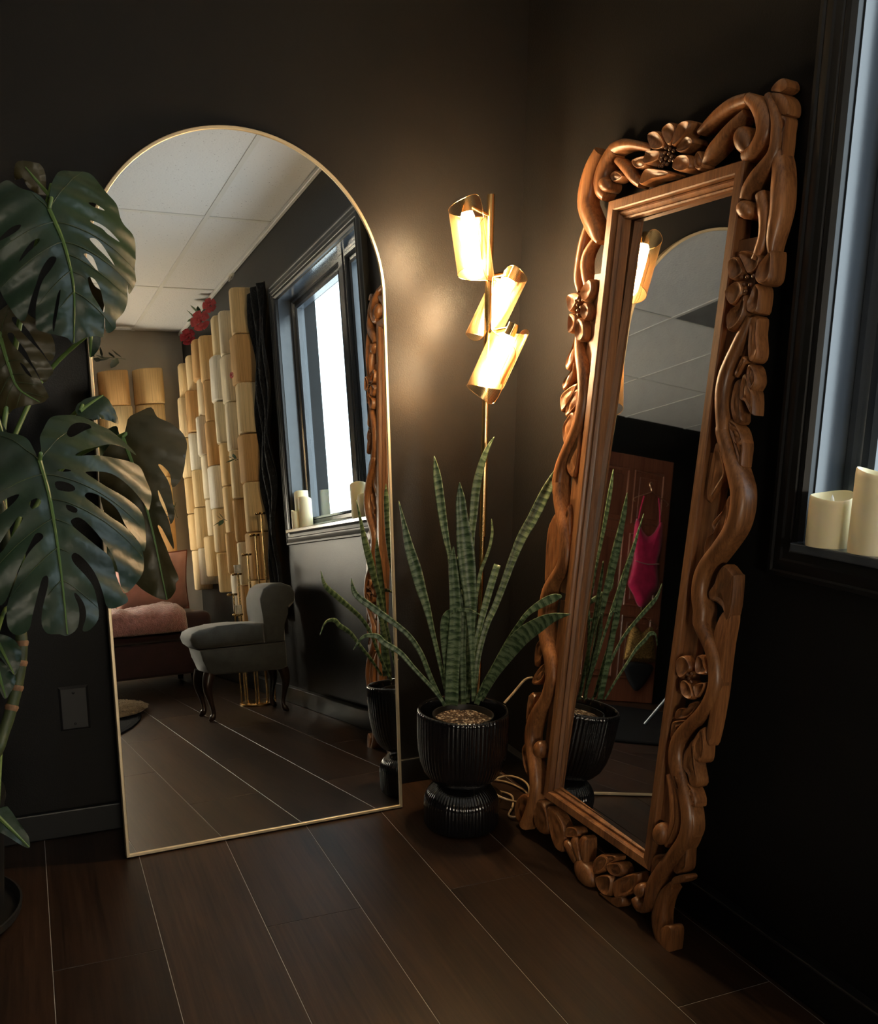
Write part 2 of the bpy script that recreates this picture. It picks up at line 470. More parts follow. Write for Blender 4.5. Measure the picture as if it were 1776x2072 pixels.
def mesh_shade_mat():
    """Perforated gold sheet: open holes in a staggered grid."""
    m, nt, b = new_mat('perforated_gold_sheet')
    setp(b, color=(0.80, 0.52, 0.22), rough=0.30, metal=1.0)
    uv = nt.nodes.new('ShaderNodeUVMap'); uv.uv_map = 'UVMap'
    mp = nt.nodes.new('ShaderNodeMapping'); mp.inputs['Scale'].default_value = (1 / 0.0032, 1 / 0.0032, 1)
    nt.links.new(uv.outputs[0], mp.inputs['Vector'])
    def lattice(off):
        a = N(nt, 'ShaderNodeVectorMath', operation='ADD'); a.inputs[1].default_value = (off, off, 0); nt.links.new(mp.outputs[0], a.inputs[0])
        f = N(nt, 'ShaderNodeVectorMath', operation='FRACTION'); nt.links.new(a.outputs[0], f.inputs[0])
        s = N(nt, 'ShaderNodeVectorMath', operation='SUBTRACT'); s.inputs[1].default_value = (0.5, 0.5, 0); nt.links.new(f.outputs[0], s.inputs[0])
        l = N(nt, 'ShaderNodeVectorMath', operation='LENGTH'); nt.links.new(s.outputs[0], l.inputs[0])
        return l
    l1, l2 = lattice(0.0), lattice(0.5)
    mn = N(nt, 'ShaderNodeMath', operation='MINIMUM'); nt.links.new(l1.outputs['Value'], mn.inputs[0]); nt.links.new(l2.outputs['Value'], mn.inputs[1])
    gt = N(nt, 'ShaderNodeMath', operation='GREATER_THAN'); gt.inputs[1].default_value = 0.255; nt.links.new(mn.outputs[0], gt.inputs[0])
    nt.links.new(gt.outputs[0], b.inputs['Alpha'])
    return m


def pane_mat():
    m = bpy.data.materials.new('window_glass'); m.use_nodes = True
    nt = m.node_tree; nt.nodes.remove(nt.nodes["Principled BSDF"])
    out = nt.nodes["Material Output"]
    tr = N(nt, 'ShaderNodeBsdfTransparent'); tr.inputs[0].default_value = (0.94, 0.97, 0.96, 1)
    gl = N(nt, 'ShaderNodeBsdfGlossy'); gl.inputs['Roughness'].default_value = 0.02
    lw = N(nt, 'ShaderNodeLayerWeight'); lw.inputs[0].default_value = 0.5
    pw = N(nt, 'ShaderNodeMath', operation='POWER'); pw.inputs[1].default_value = 5.0; nt.links.new(lw.outputs['Facing'], pw.inputs[0])
    sc_ = N(nt, 'ShaderNodeMath', operation='MULTIPLY_ADD'); sc_.inputs[1].default_value = 0.60; sc_.inputs[2].default_value = 0.04; nt.links.new(pw.outputs[0], sc_.inputs[0])
    mx = N(nt, 'ShaderNodeMixShader')
    nt.links.new(sc_.outputs[0], mx.inputs[0]); nt.links.new(tr.outputs[0], mx.inputs[1]); nt.links.new(gl.outputs[0], mx.inputs[2])
    nt.links.new(mx.outputs[0], out.inputs[0])
    return m


def bulb_mat(strength):
    m, nt, b = new_mat('glowing_bulb')
    setp(b, color=(1.0, 0.9, 0.75), rough=0.4, emit=strength, ecol=(1.0, 0.70, 0.38))
    return m


M['tile'] = ceiling_tile_mat(); M['soil'] = soil_mat(); M['paper'] = paper_mat(); M['snake'] = snake_leaf_mat()
M['monstera'] = monstera_mat(); M['shade'] = mesh_shade_mat(); M['pane'] = pane_mat(); M['bulb'] = bulb_mat(520.0)
M['vent'] = simple('grey_vent_panel', (0.16, 0.16, 0.165), 0.5, var=0.1, vscale=10.0)
M['sash'] = simple('dark_slate_sash_paint', (0.050, 0.058, 0.070), 0.17, var=0.08, vscale=8.0, spec=0.75)
M['lantern'] = simple('glowing_paper_shade', (0.9, 0.82, 0.66), 0.8, var=0.05, emit=LANTERN, ecol=(1.0, 0.90, 0.72))
CARVE_STRANDS = [('vine',0.008,[[0.4477,1.1401,0.0152],[0.4305,1.1023,0.0232],[0.4147,1.067,0.0261],[0.4031,1.0345,0.0291],[0.4,1.0031,0.029],[0.4058,0.9659,0.0272],[0.4161,0.9326,0.0283],[0.4158,0.9242,0.0289],[0.4354,0.8895,0.0291],[0.4533,0.8626,0.0311],[0.4701,0.834,0.0348],[0.4823,0.8091,0.0367],[0.4862,0.7761,0.0371],[0.4811,0.7437,0.0356],[0.4671,0.7172,0.0337],[0.4467,0.6874,0.0326],[0.4254,0.6586,0.0327],[0.4123,0.6267,0.0348],[0.4135,0.5909,0.0342],[0.4251,0.5592,0.034],[0.4276,0.5359,0.0326],[0.4456,0.514,0.0302],[0.4659,0.493,0.0301],[0.4812,0.469,0.0303],[0.4892,0.4413,0.0302],[0.4914,0.416,0.0295],[0.4838,0.3855,0.0282],[0.4657,0.3512,0.0268],[0.4384,0.3172,0.0268],[0.4156,0.284,0.0298],[0.4094,0.254,0.0347],[0.4144,0.2279,0.0375],[0.428,0.203,0.0374],[0.4447,0.1774,0.0342],[0.4299,0.2021,0.0329],[0.4465,0.1766,0.0327],[0.464,0.1453,0.0324],[0.4735,0.1109,0.0331],[0.4708,0.0795,0.032],[0.4565,0.0466,0.0307],[0.434,0.007,0.0306],[0.4109,-0.0338,0.0301],[0.3983,-0.0677,0.0328],[0.3955,-0.1037,0.0329],[0.3841,-0.1285,0.022],[0.3628,-0.1378,0.0277],[0.3444,-0.1289,0.0209]]),('vine',0.01,[[0.4142,1.5405,0.0124],[0.4359,1.5102,0.0171],[0.4476,1.4844,0.0213],[0.4531,1.4504,0.0236],[0.4494,1.4283,0.0258],[0.4335,1.4102,0.031],[0.4153,1.3955,0.0327],[0.3995,1.3781,0.0295],[0.3929,1.3622,0.0216]]),('vine',0.004,[[0.4547,1.4304,0.0252],[0.4661,1.4,0.0305],[0.4715,1.366,0.0359],[0.4758,1.3321,0.034],[0.4731,1.2992,0.0296],[0.4711,1.2743,0.022],[0.4735,1.2503,0.0096]]),('vine',0.006,[[0.428,1.3659,0.0207],[0.4415,1.3381,0.0257],[0.449,1.3115,0.0232],[0.4505,1.2858,0.0214],[0.4452,1.2644,0.0205],[0.4368,1.2466,0.0155]]),('vine',0.008,[[0.3614,1.5516,0.0176],[0.3917,1.53,0.0299],[0.4101,1.507,0.0359],[0.4185,1.4818,0.0363],[0.4098,1.4605,0.0321],[0.3934,1.4475,0.0281],[0.3746,1.4449,0.0235]]),('vine',0.006,[[0.3592,1.5505,0.02],[0.3294,1.5518,0.0239],[0.3048,1.548,0.0252],[0.2779,1.5392,0.0239],[0.2534,1.5276,0.0202],[0.2342,1.5206,0.0115]]),('stem_leaf',0.004,[[0.3592,1.5252,0.0192],[0.3327,1.508,0.0307],[0.3031,1.489,0.0342],[0.2774,1.4719,0.0293],[0.2543,1.4517,0.006]]),('tendril',0.004,[[0.3933,0.1899,0.0124],[0.4107,0.1619,0.0185],[0.424,0.1238,0.0213],[0.4288,0.0908,0.0208],[0.4244,0.0579,0.0171],[0.4167,0.0342,0.0111]]),('tendril',0.008,[[0.407,0.1974,0.0092],[0.4282,0.1647,0.0136],[0.4419,0.1315,0.0165],[0.4466,0.0988,0.0174],[0.4403,0.0697,0.0161],[0.4295,0.047,0.0103]]),('foot_scroll',0.0,[[0.4465,-0.0426,0.017],[0.4305,-0.0713,0.0268],[0.4213,-0.1058,0.0363],[0.4211,-0.1381,0.0425],[0.4309,-0.1648,0.0406],[0.448,-0.1802,0.0358],[0.4725,-0.1793,0.0264]]),('vine',0.008,[[-0.1021,1.5597,0.0365],[-0.128,1.5271,0.0499],[-0.1417,1.4868,0.0546],[-0.1421,1.4477,0.0441],[-0.1158,1.4105,0.0425],[-0.0868,1.3777,0.0378],[-0.0667,1.351,0.0139]]),('vine',0.006,[[-0.0499,1.552,0.0346],[-0.0747,1.5305,0.0397],[-0.0896,1.5021,0.0443],[-0.0818,1.4709,0.0368],[-0.0632,1.4505,0.0193]]),('vine',0.008,[[-0.0536,1.5528,0.0276],[-0.0223,1.5549,0.0264],[0.0165,1.5479,0.0196],[0.0553,1.5349,0.0158],[0.0934,1.5194,0.0109]]),('stem_leaf',0.006,[[-0.0343,1.5259,0.0144],[0.0054,1.499,0.0223],[0.0374,1.4722,0.0224],[0.0642,1.4528,0.0141]]),('vine',0.004,[[-0.1266,1.397,0.0187],[-0.1391,1.3593,0.023],[-0.1449,1.3156,0.0231],[-0.1454,1.2753,0.0186],[-0.1316,1.2446,0.0099]]),('tendril',0.002,[[-0.095,1.3617,0.0118],[-0.1208,1.3347,0.0206],[-0.1245,1.302,0.0223],[-0.1064,1.2577,0.0156]]),('vine',0.008,[[-0.1129,1.1383,0.0132],[-0.0988,1.0976,0.0259],[-0.0782,1.0568,0.0321],[-0.0658,1.014,0.0325],[-0.0631,0.9764,0.0328],[-0.0699,0.9307,0.0329],[-0.087,0.8917,0.0328],[-0.1113,0.8516,0.0312],[-0.1275,0.8137,0.0323],[-0.1323,0.776,0.0328],[-0.1294,0.77,0.0325],[-0.1212,0.7386,0.0323],[-0.1019,0.6978,0.0327],[-0.0795,0.6524,0.0362],[-0.0676,0.6006,0.0386],[-0.0765,0.5613,0.0373],[-0.1033,0.5265,0.0365],[-0.126,0.4917,0.0371],[-0.1327,0.4482,0.0364],[-0.13,0.4064,0.0368],[-0.1114,0.3597,0.0389],[-0.0851,0.324,0.0408],[-0.0707,0.2855,0.0409],[-0.0685,0.2716,0.035],[-0.0832,0.2154,0.0338],[-0.119,0.1611,0.0344],[-0.1363,0.1116,0.0379],[-0.1321,0.0724,0.0394],[-0.1122,0.0288,0.0393],[-0.0924,-0.0144,0.0374],[-0.0864,-0.063,0.0355],[-0.1001,-0.117,0.034],[-0.1221,-0.1617,0.0284]])]
CARVE_POLYS = [('knob',0,[[0.4212,1.5459],[0.4282,1.5561],[0.443,1.5608],[0.4548,1.5566],[0.4621,1.5418],[0.4499,1.5363],[0.4383,1.5387]]),('knob',0,[[0.4196,1.5423],[0.4456,1.5359],[0.4637,1.5222],[0.472,1.5071],[0.4715,1.4928],[0.4553,1.497],[0.4406,1.5154]]),('leaf',0,[[0.4506,1.4982],[0.4679,1.489],[0.469,1.4661],[0.4708,1.4398],[0.4697,1.4107],[0.4615,1.4419],[0.4625,1.4709]]),('petal',0.004,[[0.486,1.2562],[0.4907,1.2321],[0.4897,1.2018],[0.4702,1.1954],[0.4535,1.2092],[0.4587,1.231],[0.47,1.2449]]),('petal',0.002,[[0.4552,1.2004],[0.4677,1.1905],[0.4709,1.1678],[0.4681,1.1455],[0.4463,1.1472],[0.4408,1.1635],[0.4472,1.1804]]),('petal',0.006,[[0.3798,1.2496],[0.3986,1.256],[0.4139,1.24],[0.4258,1.2228],[0.4094,1.2124],[0.3887,1.2165]]),('petal',0.006,[[0.3806,1.1922],[0.3981,1.2065],[0.4201,1.2077],[0.4302,1.1873],[0.4159,1.1657],[0.3981,1.1673]]),('petal',0.008,[[0.3969,1.1404],[0.4053,1.1559],[0.4234,1.165],[0.4398,1.1811],[0.4423,1.1493],[0.431,1.1254],[0.4068,1.1153]]),('petal',0.0,[[0.3972,1.2632],[0.4113,1.2665],[0.4395,1.2575],[0.4581,1.2464],[0.4549,1.2263],[0.4326,1.2185],[0.4136,1.2418]]),('leaf',0,[[0.4473,1.1419],[0.4674,1.1369],[0.4705,1.1087],[0.4796,1.0732],[0.4755,1.0576],[0.4614,1.0563],[0.4526,1.0833],[0.4504,1.1135]]),('leaf',0,[[0.4621,1.0527],[0.4759,1.0434],[0.4851,1.0202],[0.4806,1.0061],[0.4741,1.0026],[0.4627,1.0242],[0.458,1.0421]]),('leaf',0,[[0.47,1.0116],[0.4827,0.9954],[0.489,0.9562],[0.4762,0.9667],[0.4636,0.9811],[0.4506,0.9846],[0.4465,1.0064],[0.449,1.0316],[0.4585,1.0332]]),('leaf',0,[[0.4518,1.062],[0.4423,1.0408],[0.4324,1.0274],[0.4287,1.0339],[0.4356,1.05],[0.4433,1.0677]]),('leaf',-0.004,[[0.4286,1.0211],[0.4433,1.0227],[0.4481,0.9846],[0.4583,0.9447],[0.4419,0.9388],[0.4265,0.9662],[0.4237,0.9938]]),('leaf',-0.002,[[0.4249,0.9477],[0.4469,0.939],[0.4656,0.9194],[0.4744,0.8993],[0.4547,0.8984],[0.4378,0.9202]]),('leaf',-0.002,[[0.4279,0.9357],[0.4563,0.9328],[0.4745,0.9024],[0.4766,0.8788],[0.475,0.8548],[0.4501,0.8995]]),('leaf',-0.004,[[0.4022,0.9068],[0.4261,0.8778],[0.4393,0.8429],[0.4313,0.8234],[0.4193,0.8033],[0.4024,0.7795],[0.3917,0.793],[0.391,0.8394],[0.3944,0.8779]]),('leaf',-0.004,[[0.4559,0.8029],[0.4655,0.7795],[0.4586,0.7351],[0.4358,0.6895],[0.4137,0.6487],[0.4049,0.6948],[0.4157,0.71],[0.4296,0.7217],[0.4185,0.7377],[0.4287,0.7544],[0.446,0.7736]]),('leaf',-0.002,[[0.4696,0.664],[0.4956,0.6492],[0.5019,0.6428],[0.5064,0.5863],[0.4989,0.5514],[0.4843,0.5739],[0.4611,0.5846],[0.442,0.5866],[0.4364,0.6014],[0.4488,0.6214],[0.4547,0.646]]),('edge_board',-0.004,[[0.4785,0.5671],[0.504,0.5687],[0.5036,0.5104],[0.505,0.4557],[0.5066,0.3925],[0.5001,0.3004],[0.4868,0.2987],[0.4872,0.3398],[0.4969,0.3734],[0.5005,0.4107],[0.5036,0.4632],[0.4741,0.507],[0.4664,0.5329]]),('leaf',0,[[0.4761,0.3258],[0.4875,0.2948],[0.4894,0.2563],[0.4686,0.2484],[0.452,0.2758],[0.4585,0.3011]]),('leaf',0,[[0.4547,0.2915],[0.4693,0.2445],[0.485,0.2066],[0.4681,0.1913],[0.4526,0.2127],[0.4368,0.2193],[0.4335,0.2521],[0.4413,0.2719]]),('leaf',0,[[0.4529,0.1958],[0.4711,0.1904],[0.4861,0.1713],[0.4861,0.1565],[0.473,0.1508],[0.4588,0.1726]]),('petal',0.004,[[0.3846,0.4474],[0.4057,0.4592],[0.4274,0.4424],[0.4209,0.4241],[0.4009,0.408],[0.3864,0.4228]]),('petal',0.004,[[0.4038,0.4005],[0.415,0.41],[0.4335,0.4029],[0.4459,0.3819],[0.4337,0.372],[0.4125,0.3779]]),('petal',0.004,[[0.4406,0.4684],[0.4541,0.4699],[0.4656,0.4528],[0.4762,0.4397],[0.4478,0.4306],[0.4394,0.4456]]),('petal',0.004,[[0.4428,0.4057],[0.4718,0.4203],[0.4677,0.3988],[0.4542,0.3824]]),('leaf',0,[[0.3919,0.3314],[0.4043,0.3439],[0.4266,0.3489],[0.4348,0.3661],[0.461,0.3763],[0.4492,0.3499],[0.4277,0.3283],[0.395,0.3153]]),('leaf',0,[[0.3856,0.3015],[0.3981,0.3142],[0.4335,0.3281],[0.4047,0.2951],[0.3903,0.2687]]),('leaf',0,[[0.4623,0.1852],[0.477,0.1828],[0.4886,0.1591],[0.48,0.1522],[0.4698,0.1607]]),('leaf',0,[[0.4774,0.1511],[0.4884,0.1304],[0.4933,0.1049],[0.4849,0.0817],[0.4736,0.1109]]),('leaf',-0.004,[[0.4802,0.0838],[0.4785,0.0549],[0.4822,0.0198],[0.4765,0.0038],[0.4533,-0.0146],[0.4416,-0.0005],[0.4581,0.0386]]),('knob',0,[[0.4594,-0.0148],[0.4857,0.0019],[0.4906,-0.0087],[0.4572,-0.0348],[0.4501,-0.0295]]),('leaf',-0.004,[[0.3786,-0.0135],[0.3916,0.0019],[0.4314,0.0212],[0.4135,-0.0144],[0.3898,-0.056],[0.3799,-0.0543]]),('foot_block',0.004,[[0.4442,-0.1434],[0.4656,-0.1267],[0.4768,-0.1382],[0.4776,-0.1899],[0.4592,-0.1895],[0.4461,-0.1698]]),('bud',0.006,[[0.4201,0.0647],[0.4193,0.0487],[0.4119,0.0355],[0.4004,0.0301],[0.3893,0.0347],[0.383,0.0476],[0.3838,0.0639],[0.3915,0.0772],[0.403,0.0823],[0.4139,0.0775]]),('bud',0.006,[[0.3931,1.4678],[0.3918,1.4532],[0.3824,1.4461],[0.3682,1.4493],[0.3547,1.4617],[0.3472,1.4786],[0.3486,1.4934],[0.3584,1.5003],[0.3726,1.4968],[0.3858,1.4844]]),('bud',0.006,[[0.4204,1.3384],[0.4186,1.3286],[0.4099,1.3239],[0.3975,1.3259],[0.3861,1.3341],[0.3802,1.3454],[0.3821,1.3553],[0.391,1.36],[0.4034,1.3577],[0.4146,1.3495]]),('bud',0.006,[[0.3814,-0.0881],[0.3802,-0.0997],[0.3732,-0.1102],[0.363,-0.1156],[0.3535,-0.1139],[0.3484,-0.1055],[0.3497,-0.0938],[0.3569,-0.0832],[0.3671,-0.0779],[0.3764,-0.0798]]),('petal',0.006,[[0.081,1.5514],[0.109,1.5523],[0.1337,1.535],[0.1485,1.5125],[0.1294,1.5093],[0.1,1.5179]]),('petal',0.006,[[0.1282,1.5476],[0.1532,1.5585],[0.1735,1.5441],[0.1746,1.5234],[0.1563,1.5107]]),('petal',0.006,[[0.1816,1.5476],[0.2159,1.5464],[0.2137,1.5287],[0.1886,1.5108],[0.1687,1.5079]]),('petal',0.006,[[0.1828,1.4953],[0.2077,1.5155],[0.2283,1.5106],[0.2363,1.4978],[0.2132,1.4866]]),('petal',0.006,[[0.1881,1.483],[0.2202,1.4795],[0.2341,1.4655],[0.2345,1.4489],[0.206,1.4493],[0.1773,1.4628]]),('petal',0.006,[[0.0825,1.5102],[0.0876,1.5168],[0.1362,1.5059],[0.1332,1.4893],[0.093,1.4884],[0.0756,1.496]]),('petal',0.006,[[0.0725,1.4611],[0.0883,1.4796],[0.1274,1.4714],[0.1757,1.4556],[0.171,1.449],[0.1155,1.4525],[0.0782,1.4481]]),('leaf',0,[[0.023,1.5134],[0.0758,1.5116],[0.0801,1.4892],[0.0439,1.4909]]),('leaf',0,[[-0.05,1.4961],[-0.0299,1.5023],[0.0015,1.4835],[-0.0359,1.4777]]),('leaf',0,[[0.2417,1.4839],[0.2286,1.4648],[0.2493,1.4439],[0.2643,1.4517]]),('bud',0.006,[[-0.0386,1.473],[-0.0405,1.4636],[-0.0496,1.4593],[-0.0624,1.4617],[-0.074,1.4701],[-0.0799,1.4812],[-0.0779,1.4907],[-0.0686,1.4949],[-0.0558,1.4923],[-0.0444,1.484]]),('petal',0.006,[[-0.1626,1.2373],[-0.13,1.2416],[-0.1069,1.2344],[-0.1169,1.2181],[-0.1274,1.2042],[-0.1436,1.1955],[-0.1583,1.2143]]),('petal',0.006,[[-0.1083,1.2419],[-0.0749,1.2676],[-0.0589,1.249],[-0.0666,1.2233],[-0.0905,1.2158]]),('petal',0.006,[[-0.0896,1.2108],[-0.0728,1.2117],[-0.0601,1.1888],[-0.0735,1.1704],[-0.0985,1.1894]]),('petal',0.006,[[-0.1431,1.193],[-0.1152,1.1858],[-0.1175,1.1511],[-0.1386,1.1449],[-0.1447,1.1654]]),('petal',0.006,[[-0.1094,1.1779],[-0.0822,1.171],[-0.0713,1.1359],[-0.0859,1.1219],[-0.1102,1.1357]]),('leaf',0,[[-0.1196,1.1387],[-0.1151,1.0907],[-0.136,1.0584],[-0.1503,1.0613],[-0.15,1.0844],[-0.1315,1.1066]]),('leaf',0,[[-0.1127,1.078],[-0.1141,1.0375],[-0.1448,1.0071],[-0.1555,1.0149],[-0.1533,1.0279],[-0.126,1.053]]),('leaf',0,[[-0.0895,1.0244],[-0.1131,0.9838],[-0.1284,0.9683],[-0.1485,0.9524],[-0.16,0.9889],[-0.1361,1.0096]]),('leaf',0,[[-0.0871,1.0117],[-0.0805,0.9763],[-0.0989,0.9557],[-0.1277,0.9397],[-0.1284,0.9683],[-0.1105,0.994]]),('leaf',0,[[-0.0989,0.9557],[-0.0843,0.9252],[-0.1151,0.8723],[-0.1327,0.8926],[-0.1353,0.9187],[-0.1226,0.9372]]),('leaf',0,[[-0.0629,0.9054],[-0.0547,0.8495],[-0.0644,0.7946],[-0.0881,0.8007],[-0.1019,0.8259],[-0.0826,0.8687]]),('leaf',-0.002,[[-0.1259,0.7005],[-0.1022,0.6494],[-0.0898,0.6079],[-0.1125,0.5248],[-0.1426,0.5025],[-0.1522,0.5539],[-0.1586,0.6418],[-0.1464,0.6818]]),('leaf',-0.002,[[-0.1078,0.3945],[-0.1372,0.3648],[-0.1575,0.3367],[-0.1527,0.2828],[-0.1261,0.3045],[-0.1088,0.3462]]),('leaf',-0.002,[[-0.0928,0.3134],[-0.1365,0.2786],[-0.1593,0.2341],[-0.1294,0.2399],[-0.0999,0.2715]]),('leaf',-0.002,[[-0.075,0.7274],[-0.057,0.6555],[-0.0685,0.6433],[-0.0862,0.689]]),('leaf',0,[[-0.1617,0.2012],[-0.1331,0.2066],[-0.1416,0.1571],[-0.1532,0.1228],[-0.1635,0.1296]]),('leaf',0,[[-0.1693,0.0453],[-0.1545,0.0644],[-0.1317,0.0386],[-0.1111,-0.0082],[-0.1267,-0.0212],[-0.1524,0.0033]]),('bud',0.006,[[-0.0637,0.0804],[-0.0647,0.0654],[-0.0725,0.0534],[-0.0841,0.0491],[-0.0952,0.0541],[-0.1014,0.0666],[-0.1003,0.0819],[-0.0924,0.0938],[-0.0807,0.098],[-0.0698,0.0928]]),('leaf',0,[[-0.1754,-0.1251],[-0.1518,-0.0834],[-0.1116,-0.0702],[-0.1145,-0.1199],[-0.1243,-0.1662],[-0.1629,-0.1588]]),('leaf',0,[[-0.0818,-0.0714],[-0.0431,-0.0617],[-0.0147,-0.093],[-0.0078,-0.1302],[-0.0445,-0.1471],[-0.0773,-0.1276]]),('leaf',0,[[-0.0256,-0.0643],[0.0238,-0.0628],[0.0613,-0.0919],[0.061,-0.1477],[0.0301,-0.1559],[-0.0038,-0.1216]]),('fan_rib',0.004,[[0.062,-0.1243],[0.085,-0.1069],[0.1325,-0.1421],[0.1203,-0.1579]]),('fan_rib',0.006,[[0.094,-0.0995],[0.1169,-0.0856],[0.1458,-0.1324],[0.1325,-0.1421]]),('fan_rib',0.004,[[0.1262,-0.0813],[0.1541,-0.0714],[0.1599,-0.1286],[0.1458,-0.1324]]),('leaf',0,[[0.0693,-0.0785],[0.1079,-0.0642],[0.1164,-0.0826],[0.0791,-0.1032],[0.0586,-0.1062]]),('leaf',0.002,[[0.1871,-0.1183],[0.2095,-0.0856],[0.2408,-0.0796],[0.2334,-0.1139],[0.1969,-0.1448]]),('leaf',0,[[0.2186,-0.0843],[0.2605,-0.0639],[0.2631,-0.0777],[0.2308,-0.0998]]),('leaf',0.003,[[0.235,-0.0977],[0.2799,-0.0725],[0.3,-0.0863],[0.2861,-0.1054],[0.2518,-0.1138]]),('petal',0.002,[[0.2067,-0.1461],[0.2523,-0.1166],[0.2678,-0.127],[0.2617,-0.1669],[0.2254,-0.1707]]),('leaf',0,[[0.2637,-0.1291],[0.309,-0.0878],[0.3472,-0.0654],[0.3428,-0.1088],[0.3029,-0.1479],[0.2746,-0.1631]]),('foot_block',-0.004,[[0.2136,-0.1832],[0.2623,-0.1697],[0.2989,-0.1501],[0.3028,-0.1707],[0.275,-0.1889],[0.2377,-0.186]]),('bud',0.006,[[0.185,-0.1386],[0.2005,-0.1535],[0.2019,-0.1703],[0.1886,-0.1829],[0.1653,-0.1865],[0.1407,-0.1794],[0.1244,-0.1643],[0.123,-0.1469],[0.1371,-0.1343],[0.1609,-0.1312]])]
CARVE_BERRIES = [[0.4186,1.2158,0.0033],[0.4335,1.2141,0.0033],[0.449,1.214,0.0032],[0.4276,1.2007,0.0033],[0.4436,1.199,0.0033],[0.4349,1.1877,0.0033],[0.4199,0.4217,0.003],[0.4317,0.4271,0.003],[0.4255,0.4151,0.003],[0.4335,0.4102,0.003],[0.1477,1.5089,0.004],[0.1605,1.5041,0.004],[0.1736,1.4974,0.004],[0.1464,1.4997,0.004],[0.1593,1.495,0.004],[0.1697,1.487,0.004],[0.1384,1.4939,0.0041],[0.1518,1.4872,0.004],[0.165,1.4805,0.004],[0.1774,1.4778,0.004],[0.1368,1.4866,0.0041],[0.1474,1.4786,0.004],[0.1327,1.476,0.0041],[0.1422,1.474,0.0041],[0.1572,1.4746,0.004],[-0.1262,1.2215,0.0041],[-0.1109,1.2213,0.0041],[-0.0956,1.2199,0.0041],[-0.1155,1.2106,0.0041],[-0.1013,1.2044,0.0041],[-0.1131,1.198,0.0041],[-0.109,1.1878,0.0041]]
